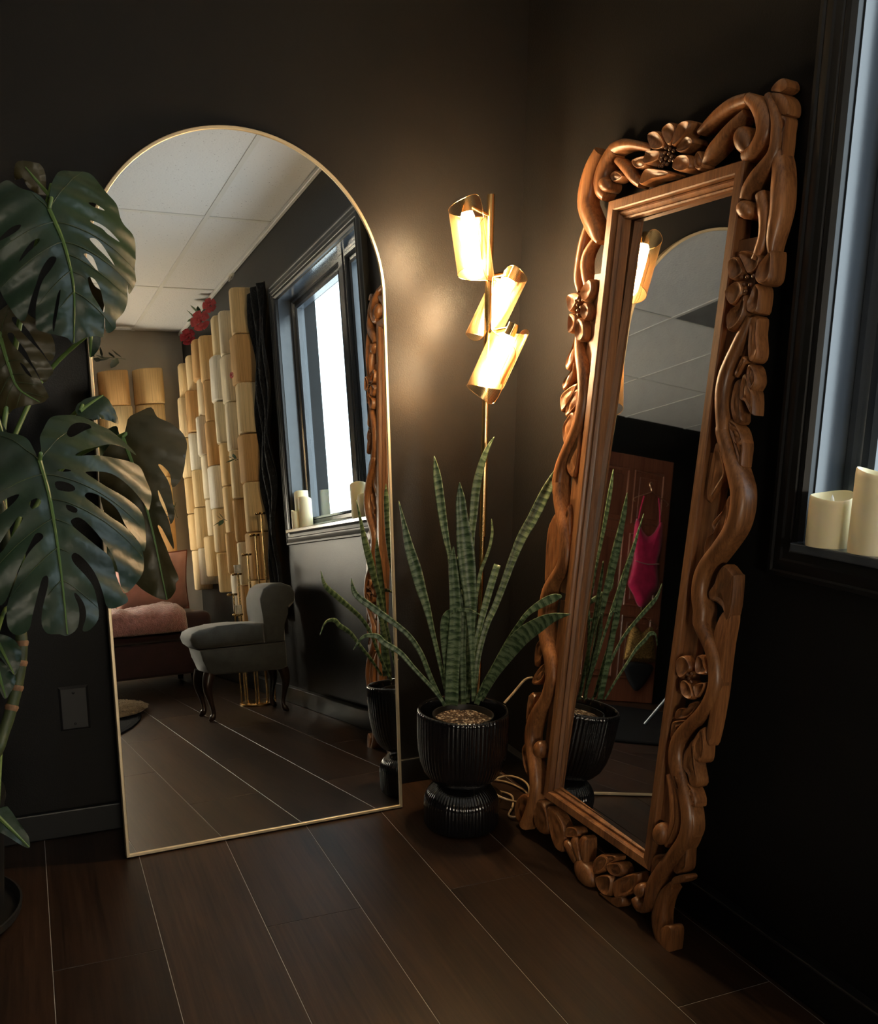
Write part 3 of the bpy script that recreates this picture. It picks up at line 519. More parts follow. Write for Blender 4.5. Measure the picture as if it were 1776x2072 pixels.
MONSTERA_LEAVES = [('leaf_a',{'o':[-1.2662,-0.4381,1.4567],'e1':[0.981,0.1939,-0.0],'e2':[-0.0391,0.1979,0.9794],'n':[0.1899,-0.9609,0.2017],'outer':[[-0.0197,0.073],[-0.0142,0.1064],[-0.0022,0.1348],[0.017,0.1584],[0.0428,0.1641],[0.0788,0.1683],[0.1009,0.1523],[0.1169,0.1333],[0.1313,0.1169],[0.1381,0.0916],[0.1468,0.0743],[0.1619,0.0616],[0.1676,0.0357],[0.1623,0.0129],[0.1575,-0.0058],[0.156,-0.0385],[0.1366,-0.0682],[0.1332,-0.0502],[0.1302,-0.0788],[0.1206,-0.1056],[0.0984,-0.1279],[0.0965,-0.1431],[0.0771,-0.1519],[0.0724,-0.1241],[0.069,-0.1602],[0.0506,-0.1629],[0.0262,-0.1677],[0.0062,-0.1782],[-0.0052,-0.1688],[-0.0232,-0.1655],[-0.0277,-0.1638],[-0.0497,-0.1568],[-0.0639,-0.1497],[-0.0625,-0.1227],[-0.0571,-0.0936],[-0.046,-0.064],[-0.0282,-0.0416],[-0.0161,-0.0233],[-0.0186,-0.0173],[-0.0295,-0.0204],[-0.0451,-0.0409],[-0.0581,-0.0706],[-0.0684,-0.0942],[-0.0836,-0.1362],[-0.1043,-0.1172],[-0.1127,-0.0968],[-0.1238,-0.0692],[-0.1337,-0.0323],[-0.1357,-0.0044],[-0.1337,0.0424],[-0.1183,0.0963],[-0.1054,0.1147],[-0.0898,0.1241],[-0.076,0.1182],[-0.0608,0.1067],[-0.0342,0.0964],[-0.0211,0.0806]],'holes':[[[0.0623,0.0974],[0.0708,0.1022],[0.0808,0.1024],[0.0998,0.0935],[0.0735,0.0917]],[[0.0612,0.0637],[0.08,0.0626],[0.1031,0.0539],[0.1253,0.0344],[0.0977,0.0425],[0.0868,0.0524],[0.0655,0.0582]],[[0.0556,0.0257],[0.0696,0.027],[0.0879,0.0117],[0.1043,-0.02],[0.0896,-0.0071],[0.0678,0.012]],[[0.0386,-0.0082],[0.0476,-0.0075],[0.0586,-0.0145],[0.0679,-0.0367],[0.0588,-0.0294],[0.0482,-0.0183]],[[0.042,-0.0533],[0.0557,-0.0554],[0.0691,-0.0764],[0.074,-0.102],[0.0703,-0.1162],[0.0586,-0.0969],[0.0472,-0.0757]],[[-0.0127,-0.0794],[-0.0183,-0.0855],[-0.0274,-0.1132],[-0.0326,-0.1406],[-0.0318,-0.1581],[-0.0268,-0.1404],[-0.0204,-0.1109]],[[-0.0439,0.0159],[-0.0577,0.0099],[-0.075,-0.0107],[-0.0845,-0.0285],[-0.0656,-0.0099],[-0.0468,0.007]],[[-0.0755,0.0387],[-0.0914,0.0353],[-0.1095,0.0204],[-0.1179,0.0102],[-0.099,0.0176],[-0.0813,0.0287]]],'rib':[[-0.0197,0.073],[-0.0016,0.0206],[0.0082,-0.0253],[0.0133,-0.0797],[0.0065,-0.1763]]}),('leaf_b',{'o':[-1.3225,-0.5822,1.0071],'e1':[0.9856,0.1692,-0.0],'e2':[-0.0794,0.4626,0.883],'n':[0.1494,-0.8703,0.4693],'outer':[[-0.018,0.0526],[-0.0119,0.0766],[-0.0108,0.0981],[0.0031,0.1251],[0.0187,0.1469],[0.0375,0.1578],[0.0706,0.1631],[0.0996,0.1567],[0.1232,0.1457],[0.1428,0.1398],[0.1656,0.1223],[0.1834,0.1048],[0.1906,0.0875],[0.166,0.0966],[0.1353,0.0988],[0.1086,0.0924],[0.0811,0.0792],[0.054,0.0663],[0.0557,0.0619],[0.0885,0.0646],[0.117,0.0684],[0.1558,0.07],[0.1916,0.0646],[0.2036,0.0443],[0.2096,0.0072],[0.2052,-0.0151],[0.1946,-0.0354],[0.1858,-0.0196],[0.1642,0.0038],[0.1345,0.0246],[0.1105,0.0326],[0.0828,0.0323],[0.066,0.0281],[0.0676,0.0234],[0.0753,0.0176],[0.1043,-0.0015],[0.1396,-0.0171],[0.1692,-0.0381],[0.1778,-0.0607],[0.1766,-0.0936],[0.1648,-0.128],[0.1531,-0.1081],[0.1345,-0.0851],[0.1229,-0.0517],[0.1084,-0.0345],[0.0836,-0.0195],[0.0647,-0.0144],[0.056,-0.0193],[0.0578,-0.0261],[0.0663,-0.0333],[0.1008,-0.0624],[0.128,-0.0792],[0.1552,-0.111],[0.1627,-0.1387],[0.1576,-0.1651],[0.137,-0.1924],[0.1053,-0.214],[0.1,-0.1755],[0.0916,-0.1405],[0.0734,-0.1045],[0.0534,-0.0792],[0.0363,-0.066],[0.0212,-0.0702],[0.022,-0.0795],[0.0277,-0.0883],[0.0605,-0.1219],[0.0858,-0.1452],[0.0932,-0.1722],[0.1006,-0.1991],[0.1114,-0.2212],[0.1066,-0.2337],[0.0708,-0.2412],[0.0613,-0.2131],[0.0514,-0.1733],[0.0365,-0.1486],[0.0199,-0.1341],[0.0113,-0.1398],[0.0133,-0.1516],[0.0198,-0.1625],[0.035,-0.1846],[0.0456,-0.2062],[0.0497,-0.2374],[0.0452,-0.2623],[0.028,-0.2791],[0.0139,-0.2785],[0.0228,-0.2545],[0.0225,-0.2292],[0.0116,-0.2102],[0.0066,-0.2122],[0.0115,-0.238],[0.0056,-0.2724],[-0.0151,-0.2847],[-0.0281,-0.2805],[-0.0502,-0.2764],[-0.0587,-0.2593],[-0.053,-0.2304],[-0.0393,-0.1921],[-0.0378,-0.1746],[-0.0465,-0.1762],[-0.0553,-0.1954],[-0.0711,-0.2381],[-0.0822,-0.2661],[-0.1027,-0.2707],[-0.1152,-0.2522],[-0.1134,-0.2184],[-0.0986,-0.1857],[-0.0794,-0.1479],[-0.0569,-0.1197],[-0.0365,-0.1035],[-0.0379,-0.0936],[-0.0482,-0.0936],[-0.0663,-0.1214],[-0.0816,-0.1477],[-0.0971,-0.176],[-0.1152,-0.2085],[-0.133,-0.2113],[-0.15,-0.1803],[-0.1516,-0.1312],[-0.1442,-0.1096],[-0.1153,-0.1208],[-0.0887,-0.0917],[-0.0664,-0.064],[-0.069,-0.0587],[-0.0748,-0.0596],[-0.0964,-0.0835],[-0.1173,-0.1044],[-0.1425,-0.0824],[-0.1441,-0.0321],[-0.1369,0.0184],[-0.1209,0.0695],[-0.0992,0.1109],[-0.0797,0.1198],[-0.0664,0.1169],[-0.0447,0.107],[-0.0309,0.0906],[-0.0237,0.0689],[-0.0223,0.0528]],'holes':[[[0.0029,0.0063],[0.0197,0.0068],[0.0353,-0.0007],[0.0388,-0.0089],[0.0259,-0.0136],[0.005,-0.0098]],[[-0.0502,-0.0328],[-0.0375,-0.0258],[-0.0291,-0.0315],[-0.0354,-0.0416],[-0.0476,-0.046]],[[0.0151,-0.0421],[0.0256,-0.0441],[0.0352,-0.0514],[0.0305,-0.0577],[0.0172,-0.0515]],[[0.009,0.0287],[0.0237,0.0308],[0.0365,0.0275],[0.0227,0.0246]],[[0.0448,0.1133],[0.055,0.1298],[0.0772,0.1434],[0.0973,0.1432],[0.0978,0.1319],[0.0753,0.1183],[0.0508,0.1049]],[[-0.1018,-0.0296],[-0.0866,-0.0177],[-0.0653,-0.0124],[-0.0716,-0.0237],[-0.0896,-0.0381],[-0.1044,-0.0473]]],'rib':[[-0.0183,0.0513],[-0.0123,-0.0141],[-0.011,-0.0926],[-0.0118,-0.1823],[-0.0146,-0.2822]]}),('leaf_c',{'o':[-1.1424,-0.4404,0.9468],'e1':[0.9215,-0.3883,0.0],'e2':[0.1079,0.2561,0.9606],'n':[-0.373,-0.8852,0.2779],'outer':[[-0.0489,0.1439],[-0.0388,0.183],[-0.0197,0.1998],[0.0065,0.2144],[0.0223,0.1914],[0.0504,0.1789],[0.0759,0.1579],[0.0844,0.1273],[0.0802,0.0883],[0.074,0.055],[0.0564,0.0397],[0.053,0.066],[0.0359,0.0854],[0.0276,0.0854],[0.0477,0.0549],[0.0569,0.0189],[0.0618,-0.017],[0.0527,-0.0391],[0.0435,-0.0005],[0.0275,0.0327],[0.0322,0.0106],[0.0498,-0.0336],[0.0575,-0.0694],[0.0566,-0.0914],[0.0364,-0.0502],[0.0266,-0.0447],[0.0428,-0.0887],[0.0604,-0.1353],[0.0658,-0.1544],[0.0597,-0.1654],[0.0587,-0.1818],[0.0385,-0.2005],[0.0067,-0.1904],[-0.027,-0.166],[-0.0561,-0.1112],[-0.0797,-0.0562],[-0.0983,0.0129],[-0.1002,0.0824],[-0.0763,0.1271]],'holes':[],'rib':[[-0.0489,0.1439],[-0.016,0.0548],[0.0144,-0.0558],[0.0385,-0.1997]]}),('leaf_d',{'o':[-1.2267,-0.3801,1.1372],'e1':[0.9973,-0.0728,0.0],'e2':[0.0333,0.4569,0.8889],'n':[-0.0647,-0.8865,0.4582],'outer':[[-0.0352,0.0159],[-0.0188,0.0322],[-0.0,0.0412],[0.0214,0.0472],[0.0361,0.0291],[0.0467,0.0081],[0.0482,-0.0099],[0.0234,-0.0068],[-0.0083,-0.0125],[-0.0337,-0.0034]],'holes':[],'rib':[[-0.028,0.0054],[0.0214,0.0472]]}),('leaf_e',{'o':[-1.3656,-0.3554,1.2325],'e1':[0.9564,-0.2921,0.0],'e2':[0.0194,0.0634,0.9978],'n':[-0.2915,-0.9543,0.0662],'outer':[[-0.0447,0.0927],[-0.0227,0.1235],[-0.017,0.1432],[0.0038,0.1215],[0.0226,0.1018],[0.0483,0.0843],[0.0644,0.0534],[0.0656,0.0356],[0.0623,0.0178],[0.0541,0.0122],[0.0367,0.04],[0.0184,0.0709],[-0.0001,0.0951],[-0.0122,0.0972],[-0.0054,0.0819],[0.0195,0.0533],[0.0362,0.0333],[0.0508,0.0133],[0.0607,-0.009],[0.0532,-0.0225],[0.0414,-0.0315],[0.0272,-0.0046],[0.0134,0.0266],[-0.0028,0.0532],[-0.0131,0.0664],[-0.0212,0.062],[-0.0104,0.0399],[0.0105,0.0155],[0.0309,-0.018],[0.0489,-0.0563],[0.0461,-0.0653],[0.032,-0.0744],[-0.0229,-0.0856],[-0.0555,-0.1014],[-0.0599,-0.0003]],'holes':[[[-0.0003,0.0043],[0.0052,0.0032],[0.0175,-0.0158],[0.0205,-0.0225],[0.0087,-0.0136]]],'rib':[[-0.0361,0.0553],[-0.0241,-0.0002],[-0.0091,-0.045],[0.0299,-0.0721]]}),('leaf_f',{'o':[-1.2144,-0.3439,1.2852],'e1':[0.997,-0.0774,0.0],'e2':[-0.0043,-0.0553,0.9985],'n':[-0.0772,-0.9955,-0.0554],'outer':[[-0.0107,0.0149],[0.0015,0.0151],[0.0136,0.0133],[0.0123,-0.0071],[0.0031,-0.0237],[-0.0099,-0.0341],[-0.0114,-0.0116]],'holes':[],'rib':[[-0.0046,0.015],[-0.0098,-0.0331]]}),('leaf_g',{'o':[-1.3148,-0.3979,1.5873],'e1':[0.9995,-0.0303,0.0],'e2':[-0.0115,-0.3788,0.9254],'n':[-0.0281,-0.925,-0.379],'outer':[[-0.032,-0.0084],[-0.0324,0.0078],[-0.0237,0.0245],[0.0038,0.0265],[0.0198,0.0205],[0.0258,0.0011],[0.0243,-0.021],[0.0302,-0.0298],[0.0124,-0.031],[-0.009,-0.0195],[-0.0169,-0.0037],[-0.0264,-0.008]],'holes':[],'rib':[[0.0293,-0.0299],[-0.0116,0.0165]]}),('leaf_h',{'o':[-1.4255,-0.4999,0.6634],'e1':[0.9997,0.0253,-0.0],'e2':[-0.0125,0.4959,0.8683],'n':[0.0219,-0.868,0.496],'outer':[[-0.0289,0.04],[-0.0117,0.0383],[0.005,0.0293],[0.0164,0.0086],[0.0157,-0.0131],[0.0062,-0.0361],[-0.0008,-0.0425],[-0.0123,-0.0245],[-0.0236,-0.004],[-0.0312,0.0088]],'holes':[],'rib':[[-0.0275,0.0302],[-0.0008,-0.0413]]}),('leaf_i',{'o':[-1.4386,-0.5132,0.6163],'e1':[0.9995,0.0322,-0.0],'e2':[-0.0166,0.514,0.8576],'n':[0.0277,-0.8572,0.5142],'outer':[[-0.0195,0.0382],[-0.003,0.029],[0.0107,0.0105],[0.0159,-0.0047],[0.0079,-0.0229],[-0.0076,-0.0412],[-0.0159,-0.0247],[-0.0229,-0.0048]],'holes':[],'rib':[[-0.0183,0.0259],[-0.0065,-0.0402]]}),('leaf_j',{'o':[-1.4513,-0.6155,0.3405],'e1':[0.9992,0.041,-0.0],'e2':[-0.0253,0.6168,0.7867],'n':[0.0323,-0.7861,0.6173],'outer':[[-0.0264,0.0335],[-0.0109,0.0412],[-0.0028,0.0363],[0.0135,0.0031],[0.0263,-0.0201],[0.029,-0.032],[0.0271,-0.0454],[0.0119,-0.0379],[-0.0116,-0.0176],[-0.0272,-0.0032]],'holes':[],'rib':[[-0.025,0.024],[0.0272,-0.0443]]}),('leaf_k',{'o':[-1.4125,-0.4557,1.1061],'e1':[0.9998,0.0181,-0.0],'e2':[-0.0041,0.2258,0.9742],'n':[0.0176,-0.974,0.2258],'outer':[[-0.0047,0.0286],[0.0078,0.0081],[0.0136,-0.0073],[0.0145,-0.0252],[0.0046,-0.0301],[-0.011,-0.0196]],'holes':[],'rib':[[-0.0028,0.0235],[0.0096,-0.0277]]})]
MONSTERA_STEM = [[-1.4099,-0.3869,0.7034],[-1.4077,-0.3981,0.6567],[-1.413,-0.4088,0.6162],[-1.4248,-0.4232,0.5666],[-1.4378,-0.4356,0.5279],[-1.4571,-0.452,0.4808],[-1.4882,-0.4731,0.4268]]
SNAKE_LEAVES = [[[-0.2943,-0.344,0.3715,0.0092],[-0.2967,-0.3399,0.4627,0.0115],[-0.301,-0.335,0.5605,0.0171],[-0.3031,-0.3312,0.6375,0.0294],[-0.3091,-0.3253,0.7136,0.0397],[-0.3161,-0.319,0.7888,0.0432],[-0.324,-0.3122,0.8632,0.0304],[-0.327,-0.3079,0.911,0.0229],[-0.329,-0.3041,0.9549,0.0011]],[[-0.2825,-0.2828,0.3505,0.0118],[-0.2773,-0.277,0.5241,0.014],[-0.2736,-0.2704,0.6816,0.0154],[-0.2708,-0.2634,0.7971,0.0168],[-0.2645,-0.2582,0.8539,0.0206],[-0.2559,-0.2541,0.9293,0.0221],[-0.241,-0.2532,0.993,0.0174],[-0.2251,-0.2529,1.0338,0.0114],[-0.2055,-0.2543,1.0664,0.0011]],[[-0.3105,-0.2686,0.3495,0.0103],[-0.3142,-0.2598,0.5233,0.0101],[-0.3179,-0.2509,0.6614,0.0101],[-0.3227,-0.2415,0.7464,0.0115],[-0.3294,-0.2312,0.7958,0.0161],[-0.3361,-0.2208,0.8527,0.0207],[-0.3411,-0.2113,0.9094,0.0222],[-0.346,-0.2018,0.9658,0.0191],[-0.3508,-0.1924,1.0163,0.0011]],[[-0.3429,-0.2859,0.3589,0.0086],[-0.3523,-0.2812,0.4116,0.0093],[-0.3672,-0.2737,0.4839,0.0108],[-0.3818,-0.2664,0.5513,0.0123],[-0.3962,-0.2591,0.6181,0.0184],[-0.4104,-0.252,0.6686,0.0252],[-0.4245,-0.2449,0.7264,0.0288],[-0.4402,-0.237,0.7837,0.0227],[-0.4517,-0.2312,0.8405,0.012],[-0.4654,-0.2243,0.9042,0.0007]],[[-0.2788,-0.3182,0.3614,0.0093],[-0.2714,-0.3087,0.4309,0.0132],[-0.2572,-0.3026,0.5045,0.0147],[-0.2361,-0.3,0.5699,0.0155],[-0.2144,-0.2977,0.6113,0.0163],[-0.1913,-0.2961,0.6647,0.0178],[-0.1652,-0.296,0.7336,0.0208],[-0.1374,-0.2967,0.7984,0.0254],[-0.106,-0.2993,0.8514,0.0285],[-0.0733,-0.3025,0.9158,0.0284],[-0.05,-0.301,0.9569,0.0192],[-0.0348,-0.2955,0.9866,0.0015]],[[-0.2919,-0.3564,0.3671,0.013],[-0.2762,-0.3685,0.421,0.0152],[-0.2525,-0.3846,0.4784,0.0166],[-0.2292,-0.4005,0.5387,0.015],[-0.2062,-0.4163,0.5905,0.0126],[-0.1863,-0.4305,0.6263,0.0126],[-0.1566,-0.4496,0.6533,0.0206],[-0.1333,-0.4656,0.6683,0.0197],[-0.1194,-0.4768,0.6739,0.0051]],[[-0.2837,-0.3605,0.3794,0.0168],[-0.2629,-0.3896,0.4534,0.0249],[-0.2394,-0.4201,0.5178,0.0372],[-0.2164,-0.4503,0.5692,0.0425],[-0.1874,-0.4836,0.6065,0.0362],[-0.1652,-0.5134,0.6299,0.0222],[-0.137,-0.5463,0.6433,0.0014]],[[-0.3559,-0.3354,0.3642,0.0337],[-0.3541,-0.3362,0.4679,0.0349],[-0.3514,-0.3376,0.5463,0.0331],[-0.35,-0.3383,0.6237,0.0299],[-0.3546,-0.336,0.6998,0.026],[-0.3588,-0.3339,0.7524,0.0199],[-0.3578,-0.3344,0.7935,0.0011]],[[-0.3115,-0.3017,0.3519,0.0195],[-0.3142,-0.2948,0.5321,0.02],[-0.3155,-0.2885,0.6295,0.0191],[-0.3163,-0.2825,0.7064,0.0167],[-0.3177,-0.2762,0.7556,0.0015]],[[-0.2869,-0.2917,0.3498,0.0118],[-0.2677,-0.2902,0.4862,0.0132],[-0.251,-0.2874,0.5643,0.0155],[-0.234,-0.2848,0.6221,0.0178],[-0.2168,-0.2822,0.6757,0.0186],[-0.199,-0.28,0.7273,0.0178]],[[-0.3541,-0.3139,0.3651,0.0154],[-0.3602,-0.3156,0.4627,0.0176],[-0.3688,-0.3161,0.5348,0.0212],[-0.3714,-0.3196,0.5866,0.0226],[-0.367,-0.3266,0.6148,0.0165],[-0.3474,-0.3412,0.6272,0.0097],[-0.3228,-0.3584,0.6277,0.0089],[-0.2981,-0.3756,0.618,0.0011]],[[-0.3583,-0.3006,0.3532,0.0085],[-0.3758,-0.2959,0.3864,0.01],[-0.3987,-0.2886,0.4392,0.0115],[-0.4214,-0.2814,0.4995,0.0122],[-0.4505,-0.2709,0.5471,0.0129],[-0.4845,-0.2581,0.5804,0.0137],[-0.542,-0.2333,0.6265,0.0166],[-0.5839,-0.2164,0.6631,0.0136],[-0.5951,-0.215,0.7059,0.0011]],[[-0.3738,-0.3375,0.3671,0.0076],[-0.4096,-0.3227,0.4186,0.0091],[-0.4519,-0.3046,0.4695,0.0106],[-0.4864,-0.2905,0.5124,0.0128],[-0.5253,-0.2741,0.5394,0.0143],[-0.5432,-0.2683,0.5571,0.0128],[-0.5763,-0.2548,0.555,0.0075],[-0.6011,-0.2455,0.52,0.0011]],[[-0.2503,-0.2541,0.3501,0.004],[-0.2438,-0.2462,0.5946,0.0063],[-0.2354,-0.2392,0.6609,0.0086],[-0.2232,-0.2342,0.7071,0.0086],[-0.2023,-0.2335,0.7574,0.0071],[-0.19,-0.2285,0.8035,0.0071],[-0.188,-0.2183,0.8435,0.0008]],[[-0.3136,-0.3231,0.359,0.0139],[-0.3156,-0.3165,0.498,0.0153],[-0.3131,-0.3121,0.5757,0.0145],[-0.3137,-0.3062,0.6331,0.0114],[-0.3155,-0.2997,0.6708,0.0011]]]
LAMP_SHADES = [((-0.079, -0.0094, 1.6596), (-0.0459, -0.0267, 1.4395), 0.044, 0.6, 1.620), ((0.078, -0.0014, 1.5035), (-0.0065, 0.0429, 1.3022), 0.042, 2.2, 1.475), ((0.0358, -0.0809, 1.3553), (-0.0422, -0.0400, 1.1580), 0.044, 1.2, 1.335)]

# ------------------------------------------------------------------ the room
XR, YB, XL, YF, HC = 0.010, 0.016, -4.15, -4.27, 2.416     # right wall, back wall, left wall, far wall, ceiling
PW = 0.2286                                               # plank width
X0 = -0.028575                                            # first seam along the right wall
WY0, WY1, WZ0, WZ1 = -2.150, -1.117, 0.900, 2.052         # window opening in the right wall


def struct(o):
    o["kind"] = "structure"
    return o


# floor: slab that shows as thin pale grey seams, with one object for each plank
floor_root = struct(box('floor', XL - 0.1, XR + 0.1, YF - 0.1, YB + 0.1, -0.06, -0.0012, M['seam_slab']))
plank_cache = {}


def plank(x0, x1, y0, y1):
    w, l = round(x1 - x0, 4), round(y1 - y0, 4)
    if (w, l) not in plank_cache:
        g = 0.0007
        bm = box_bm(-w / 2 + g, w / 2 - g, -l / 2 + g, l / 2 - g, -0.010, 0.0, 0.0007)
        o = bmobj('plank', bm, M['floor'], floor_root)
        plank_cache[(w, l)] = o.data
    else:
        o = link(bpy.data.objects.new('plank', plank_cache[(w, l)]), floor_root)
    o.location = ((x0 + x1) / 2, (y0 + y1) / 2, 0)


PLEN = 1.2192
row = -1
while True:
    xr = X0 - row * PW; xl = xr - PW
    if xl < XL - 0.02: break
    off = -0.6128 if row % 2 == 1 else -1.1718
    k0 = off + PLEN * 3
    ys = [k0 - PLEN * i for i in range(9)]
    for ya, yb in zip(ys[1:], ys[:-1]):
        a_, b_ = max(ya, YF), min(yb, YB)
        if b_ - a_ > 0.02: plank(xl, min(xr, XR), a_, b_)
    row += 1

# walls
struct(box('wall_back', XL - 0.1, XR + 0.2, YB, YB + 0.12, 0, HC + 0.1, M['wall']))
struct(box('wall_left', XL - 0.12, XL, YF - 0.12, YB, 0, HC + 0.1, M['wall']))
bm = bmesh.new()
WT = 0.20
for (y0, y1, z0, z1) in ((WY1, YB, 0, HC + 0.1), (YF - 0.12, WY0, 0, HC + 0.1), (WY0, WY1, 0, WZ0), (WY0, WY1, WZ1, HC + 0.1)):
    box_bm(XR, XR + WT, y0, y1, z0, z1, bm=bm)
struct(bmobj('wall_right', bm, M['wall']))
NOOK = -0.97
struct(box('wall_far', XL, NOOK, YF - 0.12, YF, 0, HC + 0.1, M['wall']))
struct(box('wall_nook', NOOK, XR, YF - 0.12, YF, 0, HC + 0.1, M['nook']))
struct(box('baseboard_back', XL, XR - 0.031, YB - 0.014, YB, 0, 0.078, M['trim'], None, 0.004, 2))
struct(box('baseboard_right', XR - 0.030, XR, YF, YB, 0, 0.085, M['trim'], None, 0.004, 2))
struct(box('trim_1', XR - 0.020, XR, YF, YB, HC - 0.022, HC - 0.001, M['tbar'], None, 0.003))
struct(box('trim_2', XL, XR - 0.021, YB - 0.020, YB, HC - 0.022, HC - 0.001, M['tbar'], None, 0.003))

# ceiling: grid runners and one object for each tile
ceil_root = struct(box('ceiling', XL - 0.1, XR + 0.1, YF - 0.1, YB + 0.1, HC + 0.020, HC + 0.08, M['tbar']))
TX = [-0.3243 - 0.6096 * i for i in range(0, 8)]
TY = [-2.127 + 1.1358 * i for i in (1, 0, -1)]
xs = [XR] + [x for x in TX if x > XL] + [XL]
ys = [YB] + TY + [YF]
for i in range(len(xs) - 1):
    for j in range(len(ys) - 1):
        vent = abs(xs[i] - (-0.3243 - 0.6096 * 3)) < 0.01 and j == 1
        o = box('ceiling_tile', xs[i + 1] + 0.004, xs[i] - 0.004, ys[j + 1] + 0.004, ys[j] - 0.004, HC + 0.004, HC + 0.019, M['vent'] if vent else M['tile'], ceil_root, 0.001)
        if vent: o["label"] = "dark grey vent panel"
for x in xs[1:-1]: box('grid_runner', x - 0.012, x + 0.012, YF, YB, HC, HC + 0.012, M['tbar'], ceil_root, 0.001)
for y in TY:
    for i in range(len(xs) - 1): box('grid_tee', xs[i + 1] + 0.012, xs[i] - 0.012, y - 0.012, y + 0.012, HC + 0.0005, HC + 0.012, M['tbar'], ceil_root, 0.001)

# window in the right wall
win = thing('window_1', 'two-light window with wide black casing and deep slate reveals', 'window', kind='structure')


def win_c(w, n):
    return [V((XR - n, WY1 + w, WZ0 - w)), V((XR - n, WY1 + w, WZ1 + w)), V((XR - n, WY0 - w, WZ1 + w)), V((XR - n, WY0 - w, WZ0 - w))]


CAS = [(-0.001, -0.002), (-0.001, 0.013), (0.006, 0.021), (0.014, 0.023), (0.020, 0.020), (0.0225, 0.0225), (0.036, 0.024), (0.040, 0.0265), (0.050, 0.026), (0.060, 0.022), (0.064, 0.025), (0.072, 0.024), (0.0745, 0.018), (0.0745, -0.002)]
for o in rect_frame('casing', win_c, CAS, M['trim'], win): sharp(o, 25)
RV = 0.118
box('jamb', XR, XR + RV, WY1 - 0.004, WY1 + 0.010, WZ0, WZ1, M['sash'], win)
box('jamb', XR, XR + RV, WY0 - 0.010, WY0 + 0.004, WZ0, WZ1, M['sash'], win)
box('head', XR, XR + RV, WY0 + 0.004, WY1 - 0.004, WZ1 - 0.006, WZ1 + 0.004, M['sash'], win)
box('sill', XR - 0.050, XR + RV, WY0 + 0.004, WY1 - 0.004, WZ0 - 0.016, WZ0 + 0.002, M['sash'], win, 0.003, 2)
MY = -1.462                                                # centre of the mullion
box('mullion', XR + 0.060, XR + RV, MY - 0.020, MY + 0.020, WZ0 + 0.002, WZ1 - 0.006, M['sash'], win, 0.002)
for (ya, yb) in ((WY0 + 0.004, MY - 0.020), (MY + 0.020, WY1 - 0.004)):
    def cc(w, n, ya=ya, yb=yb):
        return [V((XR + 0.085 - n, yb - 0.055 + w, WZ0 + 0.055 - w)), V((XR + 0.085 - n, yb - 0.055 + w, WZ1 - 0.060 + w)), V((XR + 0.085 - n, ya + 0.055 - w, WZ1 - 0.060 + w)), V((XR + 0.085 - n, ya + 0.055 - w, WZ0 + 0.055 - w))]
    for o in rect_frame('sash_rail', cc, [(0, -0.03), (0, 0.006), (0.010, 0.012), (0.014, 0.006), (0.030, 0.006), (0.033, 0.016), (0.040, 0.020), (0.053, 0.020), (0.053, -0.03)], M['sash'], win): sharp(o, 25)
    box('pane', XR + 0.098, XR + 0.101, ya + 0.050, yb - 0.050, WZ0 + 0.050, WZ1 - 0.055, M['pane'], win)

# door in the far wall beside the left corner
door = thing('door_1', 'red-brown panelled wooden door in the far corner', 'door', kind='structure')
DX0, DX1, DY = -3.88, -3.05, YF + 0.035
box('slab', DX0, DX1, YF + 0.002, DY, 0.005, 2.10, M['door'], door, 0.003)
for (x0, x1) in ((DX0 + 0.10, (DX0 + DX1) / 2 - 0.045), ((DX0 + DX1) / 2 + 0.045, DX1 - 0.10)):
    for (z0, z1) in ((0.22, 0.72), (0.84, 1.42), (1.54, 1.96)):
        def dc(w, n, x0=x0, x1=x1, z0=z0, z1=z1): return [V((x0 - w, DY + n, z0 - w)), V((x1 + w, DY + n, z0 - w)), V((x1 + w, DY + n, z1 + w)), V((x0 - w, DY + n, z1 + w))]
        rect_frame('panel_moulding', dc, [(0, 0.0), (0.006, 0.009), (0.014, 0.010), (0.02, 0.0)], M['door'], door)
        box('panel', x0 + 0.035, x1 - 0.035, DY - 0.002, DY + 0.006, z0 + 0.035, z1 - 0.035, M['door'], door, 0.004)
sphere('knob', (DX1 - 0.06, DY + 0.05, 1.0), 0.028, M['brass'], door)
tube('knob_neck', [(DX1 - 0.06, DY - 0.001, 1.0), (DX1 - 0.06, DY + 0.04, 1.0)], 0.010, M['brass'], door)

# blank plates on the back wall
def wall_plate(label, x0, x1, z0, z1):
    t = thing('wall_plate', label, 'wall plate', None, ((x0 + x1) / 2, YB, (z0 + z1) / 2))
    w, h = (x1 - x0) / 2, (z1 - z0) / 2
    bm = bmesh.new()
    vs = [(-w, 0, -h), (w, 0, -h), (w, 0, h), (-w, 0, h), (-w + 0.006, -0.006, -h + 0.006), (w - 0.006, -0.006, -h + 0.006), (w - 0.006, -0.006, h - 0.006), (-w + 0.006, -0.006, h - 0.006)]
    mobj('cover', vs, [(0, 1, 2, 3), (4, 5, 6, 7), (0, 1, 5, 4), (1, 2, 6, 5), (2, 3, 7, 6), (3, 0, 4, 7)], M['plate'], t)
    for s in (-1, 1): sphere('screw', (0, -0.006, s * (h - 0.018)), 0.0035, M['plate'], t, (1, 0.5, 1), 8, 6)
wall_plate('black blank wall plate low on the wall beside the monstera', -1.336, -1.260, 0.300, 0.422)
wall_plate('black blank wall plate low behind the arched mirror edge and fluted planter', -0.440, -0.364, 0.300, 0.400)

